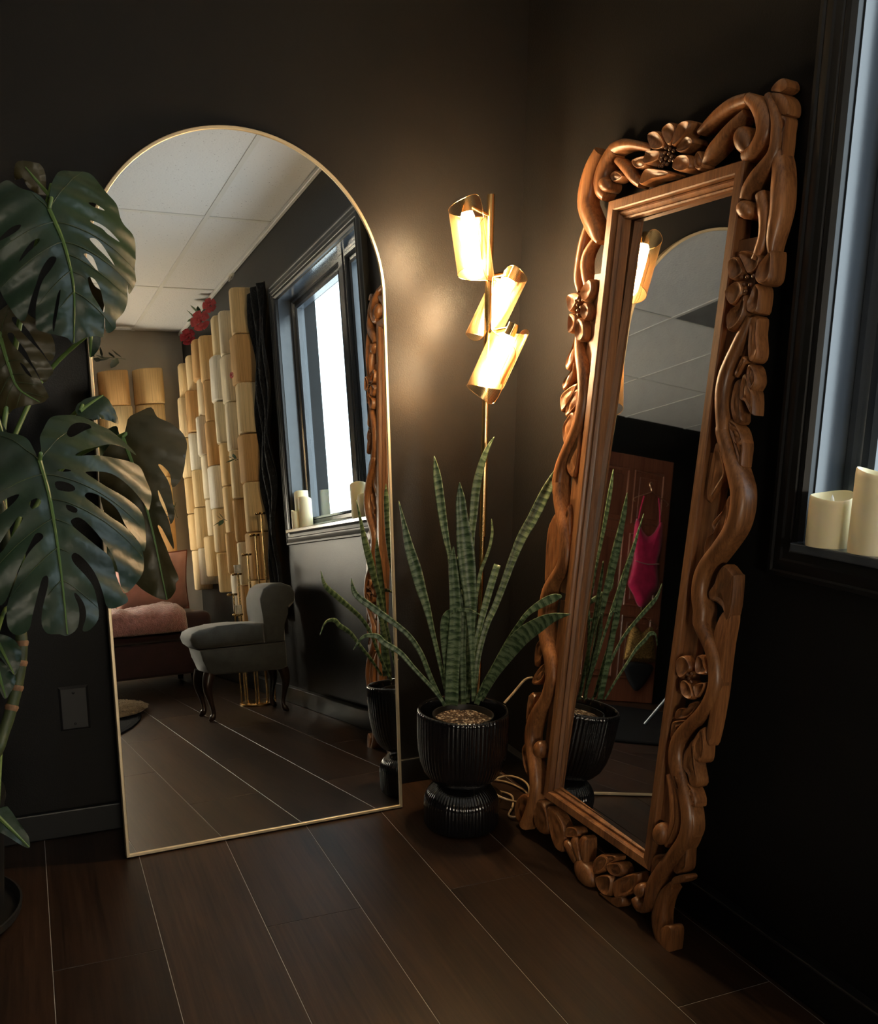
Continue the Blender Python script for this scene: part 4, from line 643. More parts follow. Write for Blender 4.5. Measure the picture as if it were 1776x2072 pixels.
# ------------------------------------------------------------------ arched gold mirror leaning on the back wall
am = thing('arched_mirror', 'tall arched floor mirror with a thin pale gold frame', 'mirror', None, (-1.2041, -0.1813, 0.003))
_ps, _th = 0.0305, 0.0926
A1 = V((math.cos(_ps), math.sin(_ps), 0)); B1 = V((-math.sin(_ps) * math.sin(_th), math.cos(_ps) * math.sin(_th), math.cos(_th))); N1 = A1.cross(B1)
MW, MH = 0.7851, 1.4391


def arch_outline(off, n=56):
    """Outline inset by off, anticlockwise from the bottom-left corner."""
    pts = [(off, off), (MW - off, off)]
    r = MW / 2 - off
    for i in range(n + 1):
        t = math.pi * i / n
        pts.append((MW / 2 + r * math.cos(t), MH + r * math.sin(t)))
    return pts


FWD = 0.0085
o_out, o_in = arch_outline(0.0), arch_outline(FWD)
prof = [(o_out, -0.024), (o_out, -0.0015), (arch_outline(0.0015), 0.0), (arch_outline(FWD - 0.001), 0.0), (o_in, -0.001), (o_in, -0.024)]
k = len(o_out)
vs, fs = [], []
for ol, d in prof:
    for (x, y) in ol: vs.append(A1 * x + B1 * y + N1 * d)
for r_ in range(len(prof)):
    r2 = (r_ + 1) % len(prof)
    for i in range(k):
        j = (i + 1) % k
        fs.append((r_ * k + i, r_ * k + j, r2 * k + j, r2 * k + i))
sharp(mobj('frame', vs, fs, M['gold'], am), 40)
gi = arch_outline(FWD - 0.002)
vs = [A1 * x + B1 * y - N1 * 0.004 for x, y in gi] + [A1 * x + B1 * y - N1 * 0.008 for x, y in gi]
mobj('glass', vs, [tuple(range(k)), tuple(range(2 * k - 1, k - 1, -1))] + [(i, (i + 1) % k, k + (i + 1) % k, k + i) for i in range(k)], M['mirror'], am)
vs = [A1 * x + B1 * y - N1 * 0.010 for x, y in gi] + [A1 * x + B1 * y - N1 * 0.022 for x, y in gi]
mobj('backing', vs, [tuple(range(k)), tuple(range(2 * k - 1, k - 1, -1))] + [(i, (i + 1) % k, k + (i + 1) % k, k + i) for i in range(k)], M['board'], am)

# ------------------------------------------------------------------ carved wooden mirror leaning on the right wall
CO = V((-0.1382, -0.5372, 0.1801)); _ps2, _th2 = -0.0353, 0.0741
A2 = V((-math.sin(_ps2), -math.cos(_ps2), 0)); _nb = V((math.cos(_ps2), -math.sin(_ps2), 0)); B2 = _nb * math.sin(_th2) + V((0, 0, 1)) * math.cos(_th2); N2 = A2.cross(B2)
CW, CH = 0.3378, 1.3940
cm = thing('carved_mirror', 'tall mirror in a carved brown wooden frame of vines, leaves and flowers', 'mirror', None, tuple(CO))


def cl(u, v, n): return A2 * u + B2 * v + N2 * n


# local frame for the wood grain: an Empty is not needed, the parts keep world-aligned grain along z
def rc(w, n): return [cl(-w, -w, n), cl(CW + w, -w, n), cl(CW + w, CH + w, n), cl(-w, CH + w, n)]


MOULD = [(0.0, -0.022), (0.0, -0.004), (0.003, -0.0005), (0.006, -0.003), (0.008, 0.001), (0.012, 0.0065), (0.016, 0.0055), (0.018, 0.003), (0.0195, 0.0150), (0.022, 0.0180), (0.040, 0.0180), (0.0425, 0.0155), (0.0425, -0.022)]
for o in rect_frame('frame_rail', rc, MOULD, M['frame'], cm): sharp(o, 24)
# glass, sitting a little loose in its rebate
_t3 = _th2 + 0.0152; _p3 = _ps2 + 0.024
A3 = V((-math.sin(_p3), -math.cos(_p3), 0)); _nb3 = V((math.cos(_p3), -math.sin(_p3), 0))
B3 = _nb3 * math.sin(_t3) + V((0, 0, 1)) * math.cos(_t3); N3 = A3.cross(B3)
gc = cl(CW / 2, CH / 2, 0) - N2 * 0.012
gw, gh = CW / 2 + 0.012, CH / 2 + 0.012
q = [gc + A3 * sx * gw + B3 * sy * gh for sx, sy in ((-1, -1), (1, -1), (1, 1), (-1, 1))]
mobj('glass', q + [p - N3 * 0.003 for p in q], [(0, 1, 2, 3), (7, 6, 5, 4), (0, 1, 5, 4), (1, 2, 6, 5), (2, 3, 7, 6), (3, 0, 4, 7)], M['oldmirror'], cm)

BACKN = -0.014


def carve_strand(kind, lift, pts, m):
    q = catmull([V(p) for p in pts], 3)
    prof = [(-1.0, 0.0), (-0.82, 0.52), (-0.5, 0.84), (-0.15, 0.98), (0.2, 0.98), (0.55, 0.80), (0.84, 0.48), (1.0, 0.0)]
    vs, fs = [], []
    nP = len(prof) + 2
    for i, p in enumerate(q):
        t = (q[min(i + 1, len(q) - 1)].to_2d() - q[max(i - 1, 0)].to_2d())
        if t.length < 1e-6: t = V((0, 1))
        t.normalize(); s = V((-t.y, t.x)); hw = p.z / 2; hh = min(0.40 * p.z, 0.013)
        for a_, h_ in prof:
            c = p.to_2d() + s * hw * a_
            vs.append(cl(c.x, c.y, 0.007 + lift + hh * h_))
        for a_ in (1.0, -1.0):
            c = p.to_2d() + s * hw * a_
            vs.append(cl(c.x, c.y, BACKN))
    for i in range(len(q) - 1):
        for j in range(nP):
            j2 = (j + 1) % nP
            fs.append((i * nP + j, i * nP + j2, (i + 1) * nP + j2, (i + 1) * nP + j))
    fs.append(tuple(range(nP))); fs.append(tuple(range((len(q) - 1) * nP, len(q) * nP)))
    return sharp(mobj(kind, vs, fs, m, cm), 42)


def carve_poly(kind, lift, pts, m):
    q = catmull([V((*p, 0)) for p in pts], 3, True)
    n = len(q); c = V((sum(p.x for p in q) / n, sum(p.y for p in q) / n, 0))
    if kind == 'petal': rings = [(1.0, 0.009), (0.93, 0.0185), (0.86, 0.0205), (0.62, 0.0155), (0.3, 0.0120)]; top = 0.011
    elif kind in ('bud',): rings = [(1.0, 0.010), (0.9, 0.017), (0.72, 0.022), (0.4, 0.0255)]; top = 0.0265
    elif kind in ('knob', 'edge_board', 'foot_block'): rings = [(1.0, 0.012), (0.93, 0.0165), (0.55, 0.0185)]; top = 0.0185
    elif kind == 'fan_rib': rings = [(1.0, 0.008), (0.8, 0.016), (0.4, 0.019)]; top = 0.02
    else: rings = [(1.0, 0.009), (0.92, 0.0150), (0.80, 0.0165), (0.55, 0.0130), (0.25, 0.0150)]; top = 0.0175
    vs, fs = [], []
    for p in q: vs.append(cl(p.x, p.y, BACKN))
    for s, h in rings:
        for p in q:
            w = c + (p - c) * s
            vs.append(cl(w.x, w.y, h + lift))
    for r_ in range(len(rings)):
        for i in range(n):
            j = (i + 1) % n
            fs.append((r_ * n + i, r_ * n + j, (r_ + 1) * n + j, (r_ + 1) * n + i))
    vs.append(cl(c.x, c.y, top + lift)); ci = len(vs) - 1
    b0 = len(rings) * n
    for i in range(n): fs.append((b0 + i, b0 + (i + 1) % n, ci))
    fs.append(tuple(range(n)))
    return sharp(mobj(kind, vs, fs, m, cm), 38)


for kind, lift, pts in CARVE_STRANDS: carve_strand(kind, lift, pts, M['carve'])
for kind, lift, pts in CARVE_POLYS: carve_poly(kind, lift, pts, M['carve'])
for (u, v, r_) in CARVE_BERRIES:
    sphere('berry', cl(u, v, 0.021), max(r_, 0.004), M['berry'], cm, (1, 1, 1), 10, 8)
# plain rails behind the carving that tie it to the frame
for (u, v, w, h) in ((CW + 0.070, 1.17, 0.030, 0.12), (CW + 0.060, 0.72, 0.024, 0.16), (CW + 0.058, 0.47, 0.022, 0.10), (CW + 0.058, 0.20, 0.02, 0.12), (-0.060, 0.98, 0.024, 0.30), (-0.062, 0.62, 0.022, 0.12), (-0.058, 0.28, 0.02, 0.2)):
    vs = [cl(u + sx * w, v + sy * h, nn) for nn in (-0.016, 0.004) for sx, sy in ((-1, -1), (1, -1), (1, 1), (-1, 1))]
    mobj('tie_block', vs, [(0, 1, 2, 3), (4, 5, 6, 7), (0, 1, 5, 4), (1, 2, 6, 5), (2, 3, 7, 6), (3, 0, 4, 7)], M['frame'], cm)

# ------------------------------------------------------------------ floor lamp
LX, LY = -0.2075, -0.205
lamp = thing('floor_lamp', 'brass floor lamp with three rolled perforated shades in the corner', 'lamp', None, (LX, LY, 0))
lathe('base', [(0, 0.0), (0.068, 0.0), (0.070, 0.004), (0.070, 0.014), (0.066, 0.018), (0.016, 0.020), (0.012, 0.034), (0, 0.034)], M['brass'], lamp, 40, (0.026, 0.032, 0))
tube('pole', [(0, 0, 0.02), (0, 0, 0.80)], 0.0075, M['brass'], lamp, 20)
tube('pole', [(0, 0, 0.80), (0, 0, 1.672)], 0.0100, M['brass'], lamp, 20)
lathe('pole_joint', [(0, 0.795), (0.0105, 0.795), (0.0105, 0.805), (0, 0.805)], M['brass'], lamp, 20)


def uv_grid(me, coords):
    l = me.uv_layers.new(name='UVMap')
    for lp in me.loops: l.data[lp.index].uv = coords[lp.vertex_index]


def rolled_shade(top, bot, rad, phase, arm_at, turn=1):
    """A sheet rolled round the axis top -> bot with slanting, round-cornered ends."""
    top, bot = V(top), V(bot)
    ax = (bot - top); L = ax.length; ax.normalize()
    e1 = ax.cross(V((0.35, 0.94, 0))).normalized(); e2 = ax.cross(e1)
    nu, nv = 56, 26
    wrap = 2 * math.pi * 1.10
    vs, uvs, fs = [], [], []
    for i in range(nu + 1):
        s = i / nu
        th = phase + turn * wrap * s
        r_ = rad * (1.0 + 0.055 * s)
        shift = (s - 0.5) * 0.30 * L                       # the sheet is a leaning parallelogram
        edge = min(s, 1 - s) * wrap * rad
        cr = 0.030
        cut = 0.0 if edge > cr else cr - math.sqrt(max(0, cr * cr - (cr - edge) ** 2))
        lo, hi = 0.15 * L + shift + cut, 0.85 * L + shift - cut
        for j in range(nv + 1):
            d = lo + (hi - lo) * j / nv
            vs.append(top + ax * d + (e1 * math.cos(th) + e2 * math.sin(th)) * r_)
            uvs.append((s * wrap * rad, d))
    for i in range(nu):
        for j in range(nv):
            a_ = i * (nv + 1) + j
            fs.append((a_, a_ + 1, a_ + nv + 2, a_ + nv + 1))
    me = bpy.data.meshes.new('shade'); me.from_pydata([tuple(v) for v in vs], [], fs); me.update()
    uv_grid(me, uvs)
    me.polygons.foreach_set("use_smooth", [True] * len(me.polygons))
    me.materials.append(M['shade'])
    o = link(bpy.data.objects.new('shade', me), lamp)
    # wire rim of the sheet
    rim = [vs[j] for j in range(nv + 1)] + [vs[i * (nv + 1) + nv] for i in range(1, nu + 1)] + [vs[nu * (nv + 1) + j] for j in range(nv - 1, -1, -1)] + [vs[i * (nv + 1)] for i in range(nu - 1, -1, -1)]
    tube('rim', rim, 0.0007, M['brass'], o, 6, 1)
    c0 = top + ax * (0.14 * L); c1 = top + ax * (0.80 * L)
    lathe_r = rad * 0.42
    pts = [c0 + (c1 - c0) * t for t in (0, 0.03, 0.10, 0.30, 0.70, 0.90, 0.97, 1.0)]
    tube('bulb', pts, [0.008, 0.013, lathe_r * 0.92, lathe_r, lathe_r, lathe_r * 0.92, 0.012, 0.004], M['bulb'], o, 20)
    sk = top + ax * (0.02 * L)
    tube('socket', [sk, c0 + ax * 0.006], 0.014, M['brass'], o, 18)
    arm = V((0, 0, arm_at))
    tube('arm', [arm, sk + ax * 0.012], 0.0055, M['brass'], o, 10)


def lampP(x, y, z): return (x - LX, y - LY, z)


rolled_shade(*LAMP_SHADES[0], turn=1)
rolled_shade(*LAMP_SHADES[1], turn=-1)
rolled_shade(*LAMP_SHADES[2], turn=-1)

# lamp cord on the floor behind the planter
tag(tube('lamp_cord', [(-0.105, -0.165, 0.006), (-0.09, -0.21, 0.008), (-0.120, -0.27, 0.006), (-0.160, -0.318, 0.006), (-0.150, -0.345, 0.012), (-0.105, -0.320, 0.018), (-0.045, -0.235, 0.030), (-0.040, -0.185, 0.040), (-0.085, -0.165, 0.052), (-0.150, -0.185, 0.050), (-0.165, -0.240, 0.040), (-0.130, -0.285, 0.030), (-0.075, -0.270, 0.012), (-0.035, -0.200, 0.006), (-0.050, -0.120, 0.006), (-0.085, -0.075, 0.006), (-0.045, -0.045, 0.006)], 0.0032, M['cord'], None, 8, 6), 'coiled clear lamp cord on the floor between planter and carved mirror', 'cord')
tag(tube('plug_wire', [(-0.176, -0.300, 0.338), (-0.150, -0.300, 0.362), (-0.125, -0.300, 0.388), (-0.110, -0.302, 0.401), (-0.092, -0.305, 0.404)], 0.0035, M['cord'], None, 8, 4), 'short clear wire reaching up from the planter rim toward the carved frame', 'wire')

# ------------------------------------------------------------------ fluted planter
PX, PY = -0.305, -0.305
pl = thing('fluted_planter', 'glossy black fluted pedestal planter in front of the floor lamp', 'planter', None, (PX, PY, 0))


def fluted(name, prof, m, parent, flutes=64, amp=0.0022, per=6):
    n = flutes * per
    vs, fs, rings = [], [], []
    for r_, z, a_ in prof:
        ring = []
        for i in range(n):
            t = 2 * math.pi * i / n
            rr = r_ + a_ * amp * abs(math.cos(t * flutes / 2)) if r_ > 0 else 0
            ring.append(len(vs)); vs.append((rr * math.cos(t), rr * math.sin(t), z))
        rings.append(ring)
    for A_, B_ in zip(rings, rings[1:]):
        for i in range(n):
            j = (i + 1) % n
            fs.append((A_[i], A_[j], B_[j], B_[i]))
    fs.append(tuple(rings[0])); fs.append(tuple(rings[-1]))
    o = mobj(name, vs, fs, m, parent, smooth=True)
    return o


fluted('foot', [(0.085, 0.0, 0), (0.098, 0.004, 0.6), (0.1025, 0.014, 1), (0.1025, 0.066, 1), (0.1015, 0.078, 1), (0.097, 0.092, 1), (0.088, 0.106, 1), (0.076, 0.117, 1), (0.066, 0.124, 0.8), (0.060, 0.1285, 0.3)], M['ceramic'], pl)
fluted('bowl', [(0.058, 0.1288, 0.2), (0.070, 0.131, 0.6), (0.088, 0.142, 1), (0.104, 0.162, 1), (0.1145, 0.190, 1), (0.1205, 0.225, 1), (0.1230, 0.262, 1), (0.1240, 0.326, 1), (0.1235, 0.335, 0.7), (0.121, 0.3395, 0), (0.117, 0.339, 0), (0.115, 0.333, 0), (0.114, 0.26, 0), (0.105, 0.20, 0), (0.08, 0.16, 0)], M['ceramic'], pl)

# ------------------------------------------------------------------ snake plant standing in the planter
sp = thing('snake_plant', 'snake plant with banded sword leaves in the fluted black planter', 'plant', None, (PX, PY, 0.2))
lathe('nursery_pot', [(0, 0.0), (0.070, 0.0), (0.082, 0.115), (0.084, 0.120), (0.084, 0.124), (0.080, 0.124), (0.078, 0.110), (0.076, 0.100)], M['nursery'], sp, 40)
bm = bmesh.new()
bmesh.ops.create_circle(bm, cap_ends=True, segments=40, radius=0.079)
bmesh.ops.subdivide_edges(bm, edges=bm.edges[:], cuts=2, use_grid_fill=True)
for v in bm.verts: v.co.z = 0.108 + random.uniform(-0.002, 0.003)
bmobj('soil', bm, M['soil'], sp)


def sword_leaf(pts):
    C_ = [V(p[:3]) - V((PX, PY, 0.2)) for p in pts]
    W_ = [V((p[3], 0, 0)) for p in pts]
    q = catmull(C_, 5); w = [max(x.x, 0.001) for x in catmull(W_, 5)]
    vd = (V((PX, PY, 0.6)) - CAM).normalized()
    vs, fs, uvs = [], [], []
    acc = 0.0; S = (-1, -0.55, 0, 0.55, 1)
    for i, p in enumerate(q):
        t = (q[min(i + 1, len(q) - 1)] - q[max(i - 1, 0)]).normalized()
        s = t.cross(vd).normalized(); nn = s.cross(t).normalized()
        if nn.dot(vd) > 0: nn = -nn
        if i: acc += (p - q[i - 1]).length
        for a_ in S:
            vs.append(p + s * (a_ * w[i] / 2) + nn * (0.22 * w[i] * (a_ * a_ - 0.5)))
            uvs.append((a_ * w[i] / 2 + 0.5, acc))
    n = len(S); m_ = len(q)
    for i in range(m_ - 1):
        for j in range(n - 1):
            a_ = i * n + j
            fs.append((a_, a_ + 1, a_ + n + 1, a_ + n))
    me = bpy.data.meshes.new('leaf'); me.from_pydata([tuple(v) for v in vs], [], fs); me.update(); uv_grid(me, uvs)
    me.polygons.foreach_set("use_smooth", [True] * len(me.polygons)); me.materials.append(M['snake'])
    o = link(bpy.data.objects.new('leaf', me), sp)
    sol = o.modifiers.new('thickness', 'SOLIDIFY'); sol.thickness = 0.0022; sol.offset = 0
    return o


for L_ in SNAKE_LEAVES: sword_leaf(L_)

# ------------------------------------------------------------------ monstera
MX, MYY = -1.64, -0.33
mo = thing('monstera_plant', 'large monstera with dark split leaves beside the arched mirror', 'plant', None, (MX, MYY, 0.0))
mpot = thing('monstera_pot', 'round black pot of the monstera on the floor', 'pot', None, (MX, MYY, 0.0))
lathe('pot_body', [(0, 0.012), (0.12, 0.012), (0.145, 0.03), (0.165, 0.27), (0.170, 0.285), (0.170, 0.30), (0.160, 0.30), (0.155, 0.27), (0.14, 0.06), (0, 0.06)], M['nursery'], mpot, 48)
lathe('saucer', [(0, 0.0), (0.165, 0.0), (0.182, 0.012), (0.185, 0.030), (0.180, 0.031), (0.172, 0.010), (0, 0.0105)], M['nursery'], mpot, 48)
bm = bmesh.new(); bmesh.ops.create_circle(bm, cap_ends=True, segments=40, radius=0.154)
for v in bm.verts: v.co.z = 0.272
bmobj('soil', bm, M['soil'], mpot)


def inside(p, poly):
    c = False; n = len(poly); x, y = p
    for i in range(n):
        x1, y1 = poly[i]; x2, y2 = poly[i - 1]
        if (y1 > y) != (y2 > y) and x < (x2 - x1) * (y - y1) / (y2 - y1) + x1: c = not c
    return c


def seg_dist(p, a_, b_):
    d = b_ - a_; t = max(0, min(1, (p - a_).dot(d) / max(d.length_squared, 1e-9)))
    return (p - a_ - d * t).length, t


def split_leaf(name, D, flip):
    sm = lambda P: [(v.x, v.y) for v in catmull([V((*p, 0)) for p in P], 3, True)]
    outer = sm(D['outer']); holes = [sm(h) for h in D['holes']]
    rib = [V(p) for p in D['rib']]
    xs_ = [p[0] for p in outer]; ys_ = [p[1] for p in outer]
    step = max(0.010, (max(xs_) - min(xs_)) / 34)
    pts = [V(p) for p in outer]; edges = [(i, (i + 1) % len(outer)) for i in range(len(outer))]
    for h in holes:
        b0 = len(pts); pts += [V(p) for p in h]; edges += [(b0 + i, b0 + (i + 1) % len(h)) for i in range(len(h))]
    x = min(xs_) + step / 2
    while x < max(xs_):
        y = min(ys_) + step / 2
        while y < max(ys_):
            p = V((x + random.uniform(-0.2, 0.2) * step, y + random.uniform(-0.2, 0.2) * step))
            if inside(p, outer) and not any(inside(p, h) for h in holes): pts.append(p)
            y += step
        x += step
    vo, eo, fo, *_ = delaunay_2d_cdt(pts, edges, [], 0, 1e-5)
    O, E1, E2, NN = V(D['o']), V(D['e1']), V(D['e2']), V(D['n'])
    base = rib[0]; size = max(max(xs_) - min(xs_), max(ys_) - min(ys_))
    axis_ = (rib[-1] - rib[0]).normalized()
    vs = []
    for p in vo:
        d = min(seg_dist(p, rib[i], rib[i + 1])[0] for i in range(len(rib) - 1))
        along = (p - base).length
        h = -0.55 * d * d / size - 0.20 * (along ** 2) / size + 0.0035 * math.cos(2 * math.pi * ((p - base).dot(axis_) - 0.55 * d) / (0.16 * size)) * min(1, d / 0.03) + 0.012 * math.exp(-(d / 0.012) ** 2) * -0.4
        vs.append(O + E1 * p.x + E2 * p.y + NN * h - V((MX, MYY, 0)))
    fs = []
    for f in fo:
        c = sum((vo[i] for i in f), V((0, 0))) / len(f)
        if inside(c, outer) and not any(inside(c, h) for h in holes): fs.append(tuple(f))
    me = bpy.data.meshes.new('leaf'); me.from_pydata([tuple(v) for v in vs], [], fs); me.update()
    # faces look along +n (top of the leaf) unless the leaf shows its underside
    want = -NN if flip else NN
    if me.polygons and sum((pp.normal for pp in me.polygons), V()).dot(want) < 0: me.flip_normals()
    me.polygons.foreach_set("use_smooth", [True] * len(me.polygons)); me.materials.append(M['monstera'])
    o = link(bpy.data.objects.new('leaf', me), mo)
    # pale midrib and side veins, raised
    lift = 0.0016
    def on(p):
        d = min(seg_dist(p, rib[i], rib[i + 1])[0] for i in range(len(rib) - 1)); along = (p - base).length
        h = -0.55 * d * d / size - 0.20 * (along ** 2) / size + 0.0035 * math.cos(2 * math.pi * ((p - base).dot(axis_) - 0.55 * d) / (0.16 * size)) * min(1, d / 0.03) + 0.012 * math.exp(-(d / 0.012) ** 2) * -0.4
        return O + E1 * p.x + E2 * p.y + NN * (h + lift) - V((MX, MYY, 0))
    rc_ = [V((p.x, p.y)) for p in catmull([V((p.x, p.y, 0)) for p in rib], 6)]
    tube('midrib', [on(p) for p in rc_], [0.0042 * (1 - 0.8 * i / (len(rc_) - 1)) + 0.0004 for i in range(len(rc_))], M['petiole'], o, 6)
    if len(D['holes']) or len(outer) > 120:
        for side in (-1, 1):
            for t in (0.02, 0.16, 0.30, 0.45, 0.60, 0.76):
                a_ = rc_[min(int(t * (len(rc_) - 1)), len(rc_) - 2)]
                dr = (rc_[-1] - rc_[0]).normalized(); sd = V((dr.y, -dr.x)) * side
                ang = 0.25 - 1.15 * (1 - t) if t < 0.1 else 0.10 + 0.75 * t
                v0 = (sd * math.cos(ang) + dr * math.sin(ang))
                line = [a_]; p = a_.copy()
                for s in range(30):
                    v0 = (v0 + dr * 0.020).normalized(); p = p + v0 * 0.007
                    if not inside(p, outer) or any(inside(p, h) for h in holes): break
                    line.append(p.copy())
                if len(line) > 4:
                    tube('vein', [on(p) for p in line], [0.0013 * (1 - 0.75 * i / (len(line) - 1)) for i in range(len(line))], M['stem'], o, 5)
    return o, O + E1 * base.x + E2 * base.y - V((MX, MYY, 0))


UNDER = {'leaf_e', 'leaf_g', 'leaf_c'}
bases = {}
for nm, D in MONSTERA_LEAVES:
    o, bpos = split_leaf(nm, D, nm in UNDER)
    bases[nm] = bpos
stem = [V(p) - V((MX, MYY, 0)) for p in MONSTERA_STEM]
stem = [stem[0] + V((-0.02, 0.02, 0.30)), stem[0] + V((-0.01, 0.01, 0.14))] + stem + [V((0.03, 0.0, 0.27))]
tube('stem', stem, [0.010, 0.012, 0.0125, 0.0125, 0.0125, 0.0125, 0.0125, 0.0125, 0.0125, 0.0125], M['stem'], mo, 12, 4)
for i in (2, 3, 4, 5, 6):
    p = stem[i]; d = (stem[i + 1] - stem[i - 1]).normalized()
    tube('node_sheath', [p - d * 0.004, p, p + d * 0.008], [0.0135, 0.0150, 0.0130], M['bark'], mo, 12)
for nm, b_ in bases.items():
    j = {'leaf_a': 0, 'leaf_g': 0, 'leaf_f': 0, 'leaf_e': 0, 'leaf_k': 1, 'leaf_d': 1, 'leaf_c': 1, 'leaf_b': 2, 'leaf_h': 3, 'leaf_i': 5, 'leaf_j': 7}[nm]
    s = stem[j]; mid = (s + b_) / 2 + V((0.0, 0.10, 0.05 if nm != 'leaf_j' else 0.02))
    tube('petiole', [s, mid, b_ + V((0, 0.012, 0.004)), b_], [0.006, 0.005, 0.004, 0.0035], M['petiole'], mo, 8, 6)

# ------------------------------------------------------------------ flameless candles on the window sill
def candle(label, x, y, r_, h, ph, group=None):
    t = thing('pillar_candle', label, 'candle', group, (x, y, WZ0 + 0.002))
    n = 40; vs, fs = [], []
    prof = [(0.985, 0.0, 0), (1.0, 0.004, 0), (1.0, 0.35 * h, 0), (1.0, h - 0.010, 1), (0.99, h - 0.002, 1), (0.95, h, 1), (0.90, h - 0.004, 1), (0.82, h - 0.014, 0.8), (0.60, h - 0.022, 0.4), (0.2, h - 0.025, 0.1)]
    for f_, z, w in prof:
        for i in range(n):
            a_ = 2 * math.pi * i / n
            vs.append((r_ * f_ * math.cos(a_), r_ * f_ * math.sin(a_), z + w * (0.006 * math.cos(a_ - ph) + 0.0025 * math.cos(2 * a_ + ph))))
    for k_ in range(len(prof) - 1):
        for i in range(n):
            j = (i + 1) % n
            fs.append((k_ * n + i, k_ * n + j, (k_ + 1) * n + j, (k_ + 1) * n + i))
    fs.append(tuple(range(n))); fs.append(tuple(range((len(prof) - 1) * n, len(prof) * n)))
    sharp(mobj('wax', vs, fs, M['wax'], t), 50)
    zf = h - 0.0255
    lathe('wick_flame', [(0.0030, 0), (0.0045, 0.006), (0.0048, 0.011), (0.0030, 0.019), (0, 0.027)], M['whiteplastic'], t, 14, (0, 0, zf))


candle('short ivory pillar candle at the corner of the window sill', -0.010, -1.180, 0.0375, 0.093, 0.5)
candle('tall ivory pillar candle in front of the short one on the sill', -0.002, -1.2675, 0.0385, 0.140, 2.2)
candle('tallest ivory candle of the trio at the far end of the sill', 0.040, -2.100, 0.036, 0.185, 1.0)
candle('medium ivory candle of the trio at the far end of the sill', 0.028, -2.022, 0.034, 0.148, 3.0)
candle('small ivory candle of the trio at the far end of the sill', -0.016, -2.052, 0.019, 0.085, 4.0)

# ------------------------------------------------------------------ behind the camera: what the mirrors show
# velvet bench with one scrolled end
bench = thing('velvet_bench', 'small grey velvet bench with one scrolled end and cabriole legs', 'bench', None, (0, 0, 0))
BY0, BY1 = -2.325, -2.055


def slab_profile(name, prof, y0, y1, m, parent, bev=0.02, seg=3):
    bm = bmesh.new()
    a_ = [bm.verts.new((x, y0, z)) for x, z in prof]; b_ = [bm.verts.new((x, y1, z)) for x, z in prof]
    n = len(prof)
    f0 = bm.faces.new(a_); f1 = bm.faces.new(list(reversed(b_)))
    for i in range(n):
        j = (i + 1) % n
        bm.faces.new((a_[j], a_[i], b_[i], b_[j]))
    es = [e for f in (f0, f1) for e in f.edges]
    bmesh.ops.bevel(bm, geom=es, offset=bev, segments=seg, affect='EDGES', profile=0.5, clamp_overlap=True)
    return sharp(bmobj(name, bm, m, parent), 60)


slab_profile('seat_cushion', [(-0.545, 0.352), (-0.572, 0.375), (-0.582, 0.405), (-0.570, 0.432), (-0.535, 0.448), (-0.45, 0.458), (-0.33, 0.460), (-0.215, 0.452), (-0.215, 0.352)], BY0, BY1, M['velvet'], bench, 0.03, 4)
slab_profile('seat_base', [(-0.540, 0.349), (-0.528, 0.300), (-0.505, 0.235), (-0.480, 0.226), (-0.140, 0.214), (-0.110, 0.225), (-0.110, 0.349)], BY0 + 0.006, BY1 - 0.006, M['velvet'], bench, 0.012, 2)
slab_profile('scroll_end', [(-0.213, 0.352), (-0.222, 0.50), (-0.226, 0.57), (-0.205, 0.618), (-0.165, 0.640), (-0.110, 0.642), (-0.062, 0.622), (-0.042, 0.585), (-0.050, 0.542), (-0.080, 0.512), (-0.108, 0.500), (-0.112, 0.44), (-0.112, 0.352)], BY0, BY1, M['velvet'], bench, 0.018, 3)
for lx, s in ((-0.495, -1), (-0.135, 1)):
    for ly, sy in ((BY0 + 0.04, -1), (BY1 - 0.04, 1)):
        tube('leg', [(lx, ly, 0.232), (lx + s * 0.012, ly + sy * 0.004, 0.195), (lx + s * 0.016, ly + sy * 0.006, 0.15), (lx + s * 0.004, ly + sy * 0.002, 0.09), (lx - s * 0.004, ly, 0.04), (lx + s * 0.006, ly + sy * 0.004, 0.016), (lx + s * 0.022, ly + sy * 0.008, 0.004)], [0.030, 0.027, 0.021, 0.013, 0.011, 0.015, 0.004], M['darkwood'], bench, 12, 3)

# brass tealight stand behind the bench
cs = thing('tealight_stand', 'brass tealight stand of many slim rods stepping up in height', 'candle stand', None, (-0.165, -2.445, 0))
lathe('base', [(0, 0), (0.096, 0), (0.098, 0.003), (0.098, 0.010), (0.094, 0.013), (0, 0.013)], M['brass'], cs, 40)
for i, (x, y, h) in enumerate([(0.088, 0.030, 1.000), (0.066, -0.028, 0.890), (0.022, -0.050, 0.790), (-0.042, -0.046, 0.690), (-0.086, -0.006, 0.585), (-0.080, 0.048, 0.480), (-0.030, 0.078, 0.375), (0.030, 0.076, 0.30)]):
    tube('rod', [(x, y, 0.012), (x, y, h)], 0.0050, M['brass'], cs, 10)
    lathe('cup', [(0, h), (0.020, h), (0.022, h + 0.003), (0.022, h + 0.011), (0.0205, h + 0.011), (0.0195, h + 0.004), (0, h + 0.004)], M['brass'], cs, 20, (x, y, 0))
    sphere('finial', (x - 0.028, y + 0.004, h + 0.006), 0.0085, M['brass'], cs, (1, 1, 1), 10, 8)
    if i in (3, 5, 7): lathe('glass_votive', [(0, h + 0.005), (0.017, h + 0.005), (0.019, h + 0.015), (0.020, h + 0.055), (0.018, h + 0.055), (0.016, h + 0.012), (0, h + 0.012)], M['glasscup'], cs, 16, (x, y, 0))

